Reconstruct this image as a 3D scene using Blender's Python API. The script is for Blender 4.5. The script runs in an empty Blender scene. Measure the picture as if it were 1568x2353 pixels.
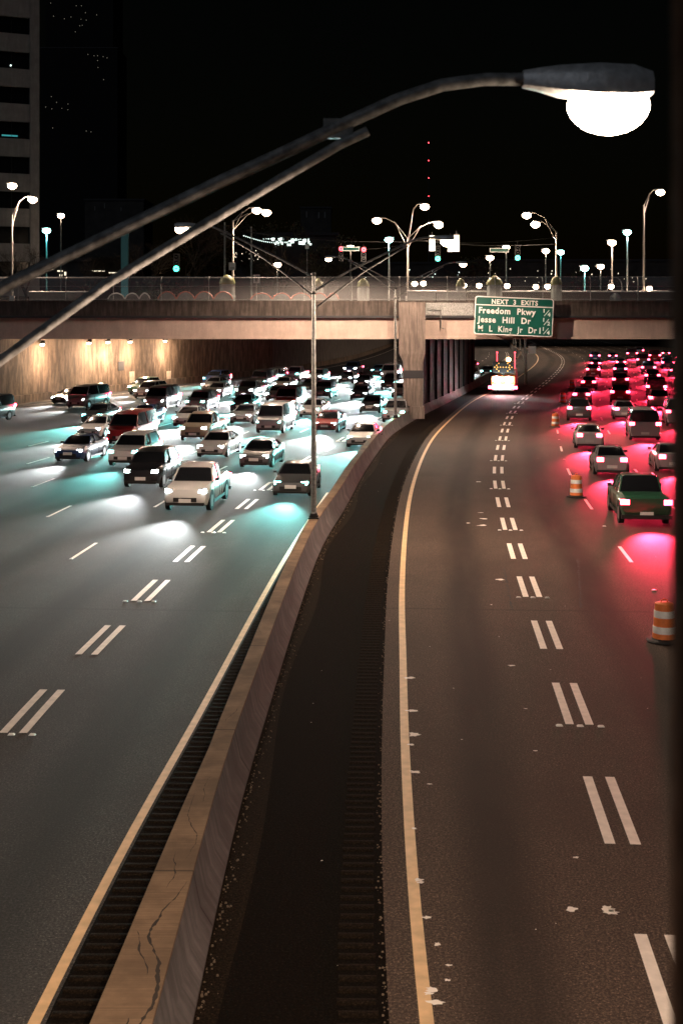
import bpy, bmesh, math, random
import numpy as np
from mathutils import Vector, Matrix
random.seed(7)
PI = math.pi
sc = bpy.context.scene
C = sc.collection
# ------------------------------------------------------------------ camera, sky, moon, exposure
CAMH = 8.4
FPX, CX, HY = 3026.0, 784.0, 722.0          # photograph measured at 1568 px width
cd = bpy.data.cameras.new('camera'); cam = bpy.data.objects.new('camera', cd); C.objects.link(cam)
cam.location = (0, 0, CAMH); cam.rotation_euler = (math.radians(90), 0, 0)
cd.sensor_fit = 'HORIZONTAL'; cd.sensor_width = 36; cd.lens = 36 * FPX / 1568.0
cd.shift_y = -(1176 - HY) / 1568.0
cd.clip_start = 0.1; cd.clip_end = 4000
cd.dof.use_dof = True; cd.dof.focus_distance = 60; cd.dof.aperture_fstop = 5.6
sc.camera = cam
w = bpy.data.worlds.new('World'); sc.world = w; w.use_nodes = True
nt = w.node_tree
sky = nt.nodes.new('ShaderNodeTexSky'); sky.sky_type = 'NISHITA'; sky.sun_disc = False
sky.sun_elevation = math.radians(2); sky.sun_rotation = math.radians(200)
nt.links.new(sky.outputs[0], nt.nodes['Background'].inputs[0]); nt.nodes['Background'].inputs[1].default_value = 0.0006
sl = bpy.data.lights.new('night_fill', 'SUN'); sl.energy = 0.15; sl.angle = math.radians(0.5); sl.color = (.8, .88, 1)  # added dim fill with no source in view, raised for the tower
so = bpy.data.objects.new('night_fill', sl); C.objects.link(so); so.rotation_euler = (math.radians(50), 0, math.radians(-20))
vs = sc.view_settings; vs.view_transform = 'Standard'; vs.look = 'None'; vs.gamma = 1; vs.exposure = 0
sc.cycles.use_denoising = True
sc.cycles.max_bounces = 5; sc.cycles.diffuse_bounces = 2; sc.cycles.glossy_bounces = 3; sc.cycles.transparent_max_bounces = 12
sc.cycles.caustics_reflective = False; sc.cycles.caustics_refractive = False
sc.cycles.sample_clamp_indirect = 3
sc.cycles.use_light_tree = True
K = 2.7                                        # common lamp gain

# ------------------------------------------------------------------ materials
def mat(name, col, rough=.7, metal=0, spec=.5, nz=None, emis=None, es=0, alpha=None, coat=0):
    m = bpy.data.materials.new(name); m.use_nodes = True
    n = m.node_tree; b = n.nodes['Principled BSDF']
    b.inputs['Base Color'].default_value = (*col, 1); b.inputs['Roughness'].default_value = rough
    b.inputs['Metallic'].default_value = metal; b.inputs['Specular IOR Level'].default_value = spec
    if coat: b.inputs['Coat Weight'].default_value = coat
    if emis: b.inputs['Emission Color'].default_value = (*emis, 1); b.inputs['Emission Strength'].default_value = es
    if alpha is not None: b.inputs['Alpha'].default_value = alpha
    if nz:                                       # (scale, amount) mottling by object-space noise
        tc = n.nodes.new('ShaderNodeTexCoord'); t = n.nodes.new('ShaderNodeTexNoise')
        t.inputs['Scale'].default_value = nz[0]; t.inputs['Detail'].default_value = 6
        n.links.new(tc.outputs['Object'], t.inputs['Vector'])
        r = n.nodes.new('ShaderNodeValToRGB')
        r.color_ramp.elements[0].position = .32; r.color_ramp.elements[1].position = .7
        r.color_ramp.elements[0].color = (*[c * (1 - nz[1]) for c in col], 1)
        r.color_ramp.elements[1].color = (*[min(1, c * (1 + nz[1])) for c in col], 1)
        n.links.new(t.outputs['Fac'], r.inputs[0]); n.links.new(r.outputs[0], b.inputs['Base Color'])
        bp = n.nodes.new('ShaderNodeBump'); bp.inputs['Strength'].default_value = .25; bp.inputs['Distance'].default_value = .02
        n.links.new(t.outputs['Fac'], bp.inputs['Height']); n.links.new(bp.outputs[0], b.inputs['Normal'])
    return m

class NT:
    """tiny node-graph helper"""
    def __init__(s, m): s.t = m.node_tree; s.b = s.t.nodes['Principled BSDF']
    def n(s, ty, ins=None, **kw):
        x = s.t.nodes.new(ty)
        for k, v in kw.items(): setattr(x, k, v)
        for k, v in (ins or {}).items():
            if isinstance(v, bpy.types.NodeSocket): s.t.links.new(v, x.inputs[k])
            else: x.inputs[k].default_value = v
        return x
    def math(s, op, a, b=0., c=0.):
        return s.n('ShaderNodeMath', {0: a, 1: b, 2: c}, operation=op).outputs[0]
    def noise(s, vec, scale, detail=4, rough=.55):
        return s.n('ShaderNodeTexNoise', {'Vector': vec, 'Scale': scale, 'Detail': detail, 'Roughness': rough}).outputs['Fac']
    def vec(s, x, y, z=0.): return s.n('ShaderNodeCombineXYZ', {0: x, 1: y, 2: z}).outputs[0]
    def mix(s, f, a, b, ty='MIX'):
        x = s.n('ShaderNodeMix', data_type='RGBA', blend_type=ty)
        for k, v in ((0, f), (6, a), (7, b)):
            if isinstance(v, bpy.types.NodeSocket): s.t.links.new(v, x.inputs[k])
            elif k == 0: x.inputs[0].default_value = v
            else: x.inputs[k].default_value = (*v, 1)
        return x.outputs[2]
    def ramp(s, f, a, b, lo=0., hi=1.):
        return s.n('ShaderNodeMapRange', {0: f, 1: a, 2: b, 3: lo, 4: hi}, interpolation_type='SMOOTHSTEP').outputs[0]

def asphalt(name, base, lanes=None, dark=.5, spec=.25):
    """UV = (offset across road in m, distance along in m)"""
    m = mat(name, base, .88, spec=spec); g = NT(m)
    uv = g.n('ShaderNodeTexCoord').outputs['UV']
    sx = g.n('ShaderNodeSeparateXYZ', {0: uv}); off, al = sx.outputs[0], sx.outputs[1]
    fine = g.noise(uv, 26, 4, .8); med = g.noise(uv, 3.1, 5); big = g.noise(g.vec(off, g.math('MULTIPLY', al, .12)), .9, 4)
    col = g.mix(g.ramp(med, .3, .75), [c * .82 for c in base], [c * 1.2 for c in base])
    col = g.mix(g.ramp(fine, .42, .62, 0, 1), g.mix(1., col, (.45, .45, .45), 'MULTIPLY'), [c * 1.6 for c in base])
    vor = g.n('ShaderNodeTexVoronoi', {'Vector': uv, 'Scale': 17.}, feature='F1').outputs['Distance']
    col = g.mix(g.ramp(vor, .26, .1, 0, .75), col, [c * 3.4 for c in base])
    if lanes:
        tot = None
        wob = g.math('MULTIPLY', g.math('SUBTRACT', g.noise(g.vec(0., al), .05, 2), .5), 1.0)
        for c0 in lanes:
            d = g.math('ABSOLUTE', g.math('ADD', g.math('SUBTRACT', off, c0), wob))
            v = g.ramp(d, .15, .95, 1, 0)
            tot = v if tot is None else g.math('MAXIMUM', tot, v)
        tot = g.math('MULTIPLY', tot, g.ramp(big, .2, .6, .55, 1))
        col = g.mix(g.math('MULTIPLY', tot, dark), col, [c * .22 for c in base])
        # slab joints / seams across
        j = g.ramp(g.math('ABSOLUTE', g.math('SUBTRACT', g.math('MODULO', al, 31.), 15.5)), 0, .12, .5, 0)
        col = g.mix(j, col, [c * .3 for c in base])
        pa = g.noise(g.vec(g.math('MULTIPLY', off, .3), g.math('MULTIPLY', al, .25)), 1, 3)
        col = g.mix(g.ramp(pa, .45, .7, 0, .4), col, [c * .55 for c in base])
    g.t.links.new(col, g.b.inputs['Base Color'])
    bp = g.n('ShaderNodeBump', {'Strength': .5, 'Distance': .01, 'Height': fine}); g.t.links.new(bp.outputs[0], g.b.inputs['Normal'])
    return m

def concrete(name, base, streak=.6, sc_u=1.2, joint=None, blot=.4, top=None):
    """UV = (distance along, height): vertical water streaks, blotches, optional joints every `joint` m"""
    m = mat(name, base, .85, spec=.3); g = NT(m)
    uv = g.n('ShaderNodeTexCoord').outputs['UV']
    sx = g.n('ShaderNodeSeparateXYZ', {0: uv}); al, h = sx.outputs[0], sx.outputs[1]
    st = g.noise(g.vec(g.math('MULTIPLY', al, sc_u), g.math('MULTIPLY', h, .12)), 3.0, 6, .7)
    bl = g.noise(uv, .8, 6, .65); fi = g.noise(uv, 14, 4)
    col = g.mix(g.ramp(st, .38, .66, streak, 0), base, [c * .22 for c in base])
    col = g.mix(g.ramp(st, .62, .78, 0, .5 * streak), col, [min(.8, c * 1.7) for c in base])
    col = g.mix(g.ramp(bl, .35, .7, blot, 0), col, [c * .3 for c in base])
    col = g.mix(g.ramp(fi, .3, .8, .25, 0), col, [c * .45 for c in base])
    if joint:
        j = g.ramp(g.math('ABSOLUTE', g.math('SUBTRACT', g.math('MODULO', al, joint), joint / 2)), .0, .035, .9, 0)
        col = g.mix(j, col, [c * .08 for c in base])
    g.t.links.new(col, g.b.inputs['Base Color'])
    bp = g.n('ShaderNodeBump', {'Strength': .4, 'Distance': .02, 'Height': bl}); g.t.links.new(bp.outputs[0], g.b.inputs['Normal'])
    return m

M = {}
M['asph_r'] = asphalt('asphalt_brown', (.074, .052, .039), [-2.0, 1.9, 5.6, 9.2, 12.8, 16.4, 20], .85)
M['asph_l'] = asphalt('asphalt_grey', (.050, .044, .041), [1.9, -1.95, -5.7, -9.5, -13.3, -17, -20.8], .6)
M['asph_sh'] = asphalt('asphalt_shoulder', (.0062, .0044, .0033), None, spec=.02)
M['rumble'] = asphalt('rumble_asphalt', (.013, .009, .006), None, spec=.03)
M['white'] = mat('road_paint_white', (.80, .73, .66), .6, nz=(5, .12))
M['yellow'] = mat('road_paint_yellow', (.66, .44, .22), .6, nz=(4, .16))
M['spat'] = mat('dried_white_paint', (.85, .8, .74), .7)
M['barr_side'] = concrete('barrier_side', (.25, .245, .24), .6, 2.6, 6.1, .75)
M['barr_top'] = concrete('barrier_top', (.30, .20, .12), .45, 9, 6.1, .9)  # brown carries the sodium lamp warmth falling on the top
M['wall'] = concrete('retaining_wall', (.25, .185, .135), .95, .55, 9.0, .3)
M['wall_blk'] = concrete('block_wall', (.20, .18, .165), .5, .5, 2.2, .35)
M['pier'] = concrete('pier_concrete', (.33, .27, .235), .75, 1.6, None, .45)
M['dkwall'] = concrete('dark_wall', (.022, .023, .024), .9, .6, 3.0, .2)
M['parapet'] = concrete('parapet_concrete', (.18, .15, .13), .9, .9, 5.8, .6)
M['girder'] = concrete('girder_paint', (.70, .56, .48), .22, .5, None, .25)
M['ledge'] = mat('ledge_dark', (.03, .03, .035), .7)
M['plaster'] = concrete('tower_concrete', (.42, .40, .38), .25, .8, None, .3)
M['galv'] = mat('galvanised_steel', (.30, .31, .30), .55, .35, nz=(9, .35))
M['galv_dk'] = mat('weathered_steel', (.24, .24, .235), .6, .1, nz=(14, .5))
M['polewhite'] = mat('pole_pale', (.45, .42, .38), .5, .2)
M['darkmetal'] = mat('dark_metal', (.03, .03, .03), .5, .5)
M['headgrey'] = mat('lamp_housing_grey', (.6, .6, .6), .45, .2, nz=(20, .2))
M['warm'] = mat('lamp_warm', (1, .8, .6), .4, emis=(1, .70, .47), es=34)
M['warmbig'] = mat('lamp_warm_bright', (1, .8, .6), .4, emis=(1, .78, .58), es=60)
M['teal'] = mat('lamp_teal', (.6, 1, 1), .4, emis=(.42, 1, .92), es=30)
M['white_l'] = mat('headlamp_white', (1, 1, 1), .2, emis=(.84, 1, 1), es=45)
M['teal_l'] = mat('headlamp_teal', (.7, 1, 1), .2, emis=(.25, .95, .88), es=30)
M['red_l'] = mat('tail_lamp_red', (.6, .02, .03), .2, emis=(1, .05, .10), es=40)
M['amber_l'] = mat('amber_beacon', (1, .5, .1), .2, emis=(1, .5, .14), es=30)
M['red_sig'] = mat('signal_red', (1, .1, .1), .2, emis=(1, .05, .07), es=9)
M['green_sig'] = mat('signal_green', (.1, 1, .6), .2, emis=(.05, 1, .55), es=9)
M['lit'] = mat('lit_window', (.8, .8, .7), .4, emis=(1, .85, .62), es=1.6)
M['litcool'] = mat('lit_window_cool', (.8, .8, .7), .4, emis=(.8, 1, .92), es=2.4)
M['glass'] = mat('dark_glass', (.008, .009, .011), .12, 0, .6)
M['tyre'] = mat('tyre_rubber', (.012, .012, .012), .8)
M['rim'] = mat('wheel_rim', (.35, .35, .36), .35, .8)
M['plate'] = mat('number_plate', (.6, .6, .58), .5)
M['orange'] = mat('barrel_orange', (.80, .22, .06), .5, nz=(6, .15))
M['reflect'] = mat('reflective_sheeting', (.85, .86, .84), .4, nz=(8, .1))
M['rubber'] = mat('black_rubber', (.02, .02, .02), .8)
M['litfaint'] = mat('lit_window_faint', (.5, .5, .4), .4, emis=(1, .9, .7), es=.22)
M['night'] = mat('unlit_facade', (.006, .006, .006), .95)
M['signgreen'] = mat('sign_green', (.0, .088, .065), .45, nz=(.7, .06))
M['signwhite'] = mat('sign_white', (.78, .78, .76), .5)
M['signback'] = mat('sign_backing', (.05, .05, .05), .7)
M['stud'] = mat('road_stud_white', (.8, .8, .76), .4)
M['bark'] = mat('bark', (.07, .05, .035), .9, nz=(6, .4))
M['leaf'] = mat('dark_leaves', (.05, .055, .03), .8, nz=(4, .5))
M['soil'] = mat('ground_soil', (.035, .032, .028), .95, nz=(.6, .3))
M['brick'] = mat('dark_facade', (.045, .042, .04), .9, nz=(.4, .3))
M['redrim'] = mat('passing_light_red', (.42, .12, .08), .5)  # red of passing lights put into the rim colour
M['whiterim'] = mat('white_enamel', (.8, .8, .78), .35)
M['panelgrey'] = mat('grey_panel', (.16, .17, .17), .6, nz=(2, .2))
M['jar'] = mat('frosted_glass', (.55, .62, .6), .3, alpha=.55)
M['tealpaint'] = mat('teal_paint', (.10, .30, .33), .5)
M['copper'] = mat('olive_paint', (.20, .22, .08), .5)
def meshfence():
    m = bpy.data.materials.new('chain_mesh'); m.use_nodes = True; n = m.node_tree
    tr = n.nodes.new('ShaderNodeBsdfTransparent'); b = n.nodes['Principled BSDF']; mx = n.nodes.new('ShaderNodeMixShader')
    b.inputs['Base Color'].default_value = (.6, .6, .59, 1); b.inputs['Roughness'].default_value = .5
    t = n.nodes.new('ShaderNodeTexNoise'); t.inputs['Scale'].default_value = 60; tc = n.nodes.new('ShaderNodeTexCoord')
    n.links.new(tc.outputs['Object'], t.inputs['Vector'])
    r = n.nodes.new('ShaderNodeMapRange'); r.inputs[3].default_value = .1; r.inputs[4].default_value = .42
    n.links.new(t.outputs['Fac'], r.inputs[0]); n.links.new(r.outputs[0], mx.inputs[0])
    n.links.new(tr.outputs[0], mx.inputs[1]); n.links.new(b.outputs[0], mx.inputs[2])
    n.links.new(mx.outputs[0], n.nodes['Material Output'].inputs[0]); return m
M['mesh'] = meshfence()
PAINT = {}
for nm, c in dict(silver=(.30, .31, .32), white=(.55, .55, .54), black=(.012, .012, .014), grey=(.10, .105, .11), red=(.22, .015, .015),
                  blue=(.02, .045, .13), beige=(.28, .23, .16), green=(.02, .07, .04)).items():
    PAINT[nm] = mat('car_paint_' + nm, c, .3, .3 if nm in ('silver', 'grey') else 0, .5, coat=.6)

# ------------------------------------------------------------------ mesh builder
class MB:
    def __init__(s): s.v = []; s.f = []; s.uv = {}; s.sm = True
    def add(s, vs, fs):
        o = len(s.v); s.v += [tuple(v) for v in vs]; s.f += [tuple(i + o for i in f) for f in fs]; return s
    def box(s, x0, x1, y0, y1, z0, z1, M4=None):
        vs = [Vector(p) for p in ((x0, y0, z0), (x1, y0, z0), (x1, y1, z0), (x0, y1, z0), (x0, y0, z1), (x1, y0, z1), (x1, y1, z1), (x0, y1, z1))]
        if M4: vs = [M4 @ v for v in vs]
        return s.add(vs, [(0, 3, 2, 1), (4, 5, 6, 7), (0, 1, 5, 4), (1, 2, 6, 5), (2, 3, 7, 6), (3, 0, 4, 7)])
    def tube(s, pts, r, n=10, cap=True):
        pts = [Vector(p) for p in pts]; rs = r if isinstance(r, (list, tuple)) else [r] * len(pts)
        vs = []; up = None
        for i, p in enumerate(pts):
            t = (pts[min(i + 1, len(pts) - 1)] - pts[max(i - 1, 0)]).normalized()
            if up is None:
                up = Vector((0, 0, 1)) if abs(t.z) < .9 else Vector((1, 0, 0))
            a = t.cross(up).normalized(); b = t.cross(a).normalized(); up = -b
            vs += [p + (a * math.cos(2 * PI * k / n) + b * math.sin(2 * PI * k / n)) * rs[i] for k in range(n)]
        fs = [(i * n + k, i * n + (k + 1) % n, (i + 1) * n + (k + 1) % n, (i + 1) * n + k) for i in range(len(pts) - 1) for k in range(n)]
        if cap: fs += [tuple(range(n - 1, -1, -1)), tuple((len(pts) - 1) * n + k for k in range(n))]
        return s.add(vs, fs)
    def lathe(s, prof, n=20, c=(0, 0, 0)):
        vs = [(c[0] + r * math.cos(2 * PI * k / n), c[1] + r * math.sin(2 * PI * k / n), c[2] + z) for r, z in prof for k in range(n)]
        m = len(prof)
        fs = [(i * n + k, i * n + (k + 1) % n, (i + 1) * n + (k + 1) % n, (i + 1) * n + k) for i in range(m - 1) for k in range(n)]
        fs += [tuple(range(n - 1, -1, -1)), tuple((m - 1) * n + k for k in range(n))]
        return s.add(vs, fs)
    def loft(s, rings):
        n = len(rings[0]); vs = [p for r in rings for p in r]
        fs = [(i * n + k, i * n + (k + 1) % n, (i + 1) * n + (k + 1) % n, (i + 1) * n + k) for i in range(len(rings) - 1) for k in range(n)]
        fs += [tuple(range(n - 1, -1, -1)), tuple((len(rings) - 1) * n + k for k in range(n))]
        return s.add(vs, fs)
    def mesh(s, name, material, smooth=None, uvfn=None, uvs=None, ang=35):
        me = bpy.data.meshes.new(name); me.from_pydata(s.v, [], s.f); me.update()
        me.materials.append(material)
        if uvfn or uvs is not None:
            l = me.uv_layers.new(name='UVMap')
            for li, lp in enumerate(me.loops):
                l.data[li].uv = uvs[lp.vertex_index] if uvs is not None else uvfn(me.vertices[lp.vertex_index].co)
        if smooth:
            me.polygons.foreach_set('use_smooth', [True] * len(me.polygons))
            try: me.set_sharp_from_angle(angle=math.radians(ang))
            except Exception: pass
        return me
    def build(s, name, material, parent=None, loc=None, **kw):
        return link(name, s.mesh(name, material, **kw), parent, loc)

def link(name, data, parent=None, loc=None, rot=None):
    o = bpy.data.objects.new(name, data); C.objects.link(o)
    if parent: o.parent = parent
    if loc is not None: o.location = loc
    if rot is not None: o.rotation_euler = rot
    return o
def tag(o, label, cat, group=None):
    o['label'] = label; o['category'] = cat
    if group: o['group'] = group
    return o
def thing(name, label, cat, loc=(0, 0, 0), rz=0, group=None):
    return tag(link(name, None, None, loc, (0, 0, rz)), label, cat, group)
def struct(o): o['kind'] = 'structure'; return o
def copy_tree(o, parent=None):
    c = o.copy(); C.objects.link(c); c.parent = parent
    for ch in list(o.children): copy_tree(ch, c)
    return c
def at(px, py, Y):                                    # photograph pixel at a chosen distance -> world point
    return Vector(((px - CX) / FPX * Y, Y, CAMH + (HY - py) / FPX * Y))
def X_at(px, Y): return (px - CX) / FPX * Y
def Z_at(py, Y): return CAMH + (HY - py) / FPX * Y
def lamp(kind, name, parent, loc, energy, col, radius=.15, rot=None, size=None, blend=.5):
    l = bpy.data.lights.new(name, kind); l.energy = energy * K; l.color = col; l.shadow_soft_size = radius
    if size: l.spot_size = math.radians(size); l.spot_blend = blend
    o = bpy.data.objects.new(name, l); C.objects.link(o); o.parent = parent; o.location = loc
    if rot is not None: o.rotation_euler = rot
    return o

# ------------------------------------------------------------------ road alignment (metres)
class Line:
    def __init__(s, pts):
        y = np.array([p[1] for p in pts], float); x = np.array([p[0] for p in pts], float)
        n = len(y); h = np.diff(y); A = np.zeros((n, n)); b = np.zeros(n); A[0, 0] = A[-1, -1] = 1
        for i in range(1, n - 1):
            A[i, i - 1] = h[i - 1]; A[i, i] = 2 * (h[i - 1] + h[i]); A[i, i + 1] = h[i]
            b[i] = 3 * ((x[i + 1] - x[i]) / h[i] - (x[i] - x[i - 1]) / h[i - 1])
        c = np.linalg.solve(A, b); Y = np.arange(y[0], y[-1] + .01, .5); k = np.clip(np.searchsorted(y, Y, 'right') - 1, 0, n - 2)
        d = (c[k + 1] - c[k]) / (3 * h[k]); bb = (x[k + 1] - x[k]) / h[k] - h[k] * (2 * c[k] + c[k + 1]) / 3; t = Y - y[k]
        X = x[k] + bb * t + c[k] * t * t + d * t ** 3
        s.Y = Y; s.X = X; s.S = np.concatenate([[0], np.cumsum(np.hypot(np.diff(X), np.diff(Y)))]); s.D = np.gradient(X, Y)
    def at(s, u, off=0., z=0.):
        x = np.interp(u, s.Y, s.X); d = np.interp(u, s.Y, s.D); q = math.hypot(1, d)
        return Vector((x + off / q, u - off * d / q, z))
    def ang(s, u): return math.atan(float(np.interp(u, s.Y, s.D)))
    def s_of(s, u): return float(np.interp(u, s.Y, s.S))
    def u_of(s, q): return float(np.interp(q, s.S, s.Y))
R = Line([(.9, -40), (2.5, -8), (3.35, 5), (4.29, 18.5), (5.07, 30), (5.87, 42), (6.87, 55), (8.2, 69), (10.75, 88), (13.8, 108), (18.2, 131), (22.4, 150), (28.7, 179),
          (35.0, 210), (39.5, 235), (43.6, 262), (50, 322), (56, 380), (66, 500)])
L = Line([(-8, -40), (-7.1, -5), (-6.75, 15), (-6.52, 28), (-6.03, 36.5), (-5.25, 47), (-4.5, 55), (-2.63, 71.6), (-.3, 86), (2.0, 100), (4.2, 112), (7.7, 131), (11.7, 150),
          (17.9, 179), (24.2, 210), (28.8, 235), (33, 262), (39.5, 322), (45.5, 380), (56, 500)])
MED = Line([(-3.2, -40), (-2.45, 0), (-2.2, 14), (-2.15, 22.8), (-2.02, 27), (-1.4, 42.8), (-1.03, 48.9), (-.3, 56.8), (.37, 65.1), (1.83, 80.6), (3.35, 93.4), (4.5, 100), (5.75, 106.8),
            (7.7, 116), (11.3, 133), (15.2, 152), (20.7, 179), (27, 210), (31.5, 235), (35.6, 262), (42, 322), (48, 380), (58, 500)])
WALL = Line([(-85, -40), (-52, 55), (-41, 90), (-31.6, 121.6), (-26.5, 138), (-17.3, 166), (-10.4, 186), (-4.8, 208), (1.8, 247), (10.6, 326), (20, 420), (28, 500)])

YR = Line([(.95, -40), (1.0, 8), (1.01, 15.6), (1.04, 18.5), (1.11, 21.6), (1.25, 26), (1.52, 32.7), (1.74, 38), (2.05, 44), (2.47, 51), (3.06, 59.4), (3.9, 69), (5.05, 80), (6.5, 91.4),
            (8.0, 101), (10.2, 114), (13.9, 133), (18.0, 150), (24.2, 179), (30.4, 210), (34.9, 235), (39.0, 262), (45.5, 322), (51.5, 380), (61.5, 500)])
def yoff(u): return (float(np.interp(u, YR.Y, YR.X)) - float(np.interp(u, R.Y, R.X))) * math.cos(R.ang(u))
def moff(u): return (float(np.interp(u, MED.Y, MED.X)) - float(np.interp(u, R.Y, R.X))) * math.cos(R.ang(u))
YEL = Line([(-4.0, -40), (-3.75, 8), (-3.63, 15.7), (-3.55, 17.8), (-3.39, 21.2), (-3.07, 26.3), (-2.63, 34), (-1.95, 45.1), (-1.2, 55), (.2, 72)])
def ribbon(line, o0, o1, u0, u1, z, name, m, step=2., n_across=1, parent=None):
    b = MB(); uvs = []; us = np.arange(u0, u1 + .01, step)
    for u in us:
        for k in range(n_across + 1):
            o = (o0(u) if callable(o0) else o0) * (1 - k / n_across) + (o1(u) if callable(o1) else o1) * k / n_across
            b.v.append(tuple(line.at(u, o, z))); uvs.append((o, line.s_of(u)))
    q = n_across + 1
    for i in range(len(us) - 1):
        for k in range(n_across): b.f.append((i * q + k, i * q + k + 1, (i + 1) * q + k + 1, (i + 1) * q + k))
    return b.build(name, m, parent, uvs=uvs)
# ground, carriageways, shoulder
g = MB(); g.add([(-1500, -60, -.03), (1500, -60, -.03), (1500, 3000, -.03), (-1500, 3000, -.03)], [(0, 1, 2, 3)])
struct(g.build('ground', M['soil']))
struct(ribbon(L, -46, 5.2, -40, 500, .0, 'road_surface', M['asph_l'], 2, 6))
struct(ribbon(R, lambda u: yoff(u) - .46, 34, -40, 500, .004, 'road_surface', M['asph_r'], 2, 6))
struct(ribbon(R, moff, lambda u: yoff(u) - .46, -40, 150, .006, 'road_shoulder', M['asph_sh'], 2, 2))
# strip left of the barrier, its shadow put into near-black asphalt colour
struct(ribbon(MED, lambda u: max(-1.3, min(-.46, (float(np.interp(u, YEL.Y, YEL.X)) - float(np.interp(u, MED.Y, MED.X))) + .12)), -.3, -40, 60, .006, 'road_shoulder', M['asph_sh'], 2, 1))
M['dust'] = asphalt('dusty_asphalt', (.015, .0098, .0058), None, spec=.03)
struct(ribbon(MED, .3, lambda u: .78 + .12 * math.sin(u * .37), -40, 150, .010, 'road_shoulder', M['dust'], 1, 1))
# rumble strips: raised ribs across the shoulder
def rumble(line, o0, o1, u0, u1, name):
    b = MB(); uvs = []; s0, s1 = line.s_of(u0), line.s_of(u1); q = s0
    while q < s1:
        u = line.u_of(q); un = line.u_of(q + .17); n = 5; j = random.uniform(-.02, .02)
        prof = [(0, 0), (.25, .013), (.5, .018), (.75, .013), (1, 0)]
        o = len(b.v)
        for t, hh in prof:
            uu = u + (un - u) * t
            for of in ((o0(uu) if callable(o0) else o0 + j), (o1(uu) if callable(o1) else o1 + j)): b.v.append(tuple(line.at(uu, of, .008 + hh))); uvs.append((of, q + t * .17))
        for i in range(4): b.f.append((o + i * 2, o + i * 2 + 1, o + i * 2 + 3, o + i * 2 + 2))
        q += .285
    return struct(b.build(name, M['rumble'], uvs=uvs, smooth=True, ang=60))
rumble(YR, -1.06, -.58, 8, 100, 'rumble_strip_surface')
def ye(u): return float(np.interp(u, YEL.Y, YEL.X)) - float(np.interp(u, MED.Y, MED.X))
rumble(MED, lambda u: ye(u) + .16, lambda u: max(ye(u) + .18, min(ye(u) + .66, -.47)), 8, 42, 'rumble_strip_surface')
# loose grit along the foot of the barrier and the pavement seam
b = MB()
for i in range(900):
    u = 12 + 95 * random.random() ** 1.6; o = .47 + abs(random.gauss(0, .09)); p = MED.at(u, o, .008); r = random.uniform(.006, .022)
    b.lathe([(r, 0), (r * .7, r)], 5, p)
for i in range(700):
    u = 12 + 90 * random.random() ** 1.6; p = YR.at(u, -.47 + random.gauss(0, .035), .008); r = random.uniform(.006, .02)
    b.lathe([(r, 0), (r * .7, r * .8)], 5, p)
o = b.build('gravel', mat('grit', (.16, .12, .085), .9)); o['kind'] = 'stuff'

# ------------------------------------------------------------------ markings
def stripe(line, off, wd, u0, u1, z, b, step=1.5):
    us = list(np.arange(u0, u1, step)) + [u1]; o = len(b.v)
    for u in us: b.v += [tuple(line.at(u, off - wd / 2, z)), tuple(line.at(u, off + wd / 2, z))]
    for i in range(len(us) - 1): b.f.append((o + 2 * i, o + 2 * i + 1, o + 2 * i + 3, o + 2 * i + 2))
b = MB(); stripe(YR, 0, .17, -40, 480, .010, b); struct(b.build('road_marking_line', M['yellow']))
b = MB(); stripe(YEL, 0, .15, -40, 62, .012, b); struct(b.build('road_marking_line', M['yellow']))
studs = []
def dashes(line, offs, wd, u0, period, dash, u1, name, phase=0, stud_every=0, stud_offs=()):
    b = MB(); q = line.s_of(u0) + phase; k = 0
    while line.u_of(q + dash) < u1:
        for of in offs: stripe(line, of, wd, line.u_of(q), line.u_of(q + dash), .010, b)
        if stud_every and k % stud_every == 0:
            for so_ in stud_offs: studs.append((line.at(line.u_of(q - .12), so_, .01), ('outbound' if line is R else 'oncoming') + (' double line' if len(offs) > 1 else ' single line')))
        q += period; k += 1
    return struct(b.build(name, M['white']))
# measured: a dash of the right-hand double line runs Y 20.9..23.7 ; period 6.1
dashes(R, (-.2, .2), .17, 20.9 - 6.1 * 3, 6.1, 3.05, 420, 'road_marking_double_line', 0, 2, (-.42, 0, .42))
dashes(L, (-.2, .2), .17, 26.4, 6.1, 3.05, 300, 'road_marking_double_line', 0, 2, (-.42, 0, .42))
for off in (3.75,):
    dashes(R, (off,), .13, 32.7, 12.2, 3.05, 420, 'road_marking_line', 0, 1, ())
    q0 = R.s_of(32.7) - 4.6
    for k in range(9): studs.append((R.at(R.u_of(q0 + 12.2 * k), off, .01), 'outbound single line by the barrels'))
dashes(R, (7.35,), .13, 45, 12.2, 3.05, 420, 'road_marking_line')
dashes(R, (10.9,), .13, 70, 12.2, 3.05, 420, 'road_marking_line')
dashes(R, (14.5,), .13, 100, 12.2, 3.05, 420, 'road_marking_line')
dashes(R, (18.1,), .13, 120, 12.2, 3.05, 420, 'road_marking_line')
for i, off in enumerate((-3.85, -7.6, -11.4, -15.2, -19)):
    dashes(L, (off,), .13, 45 + i * 9, 12.2, 3.05, 300, 'road_marking_line', 0, 1, (off,))
def stripe_solid(line, off, u0, u1):
    b = MB(); stripe(line, off, .14, u0, u1, .010, b); struct(b.build('road_marking_line', M['white']))
stripe_solid(WALL, 2.6, 60, 480); stripe_solid(R, 21.8, 60, 480)
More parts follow.
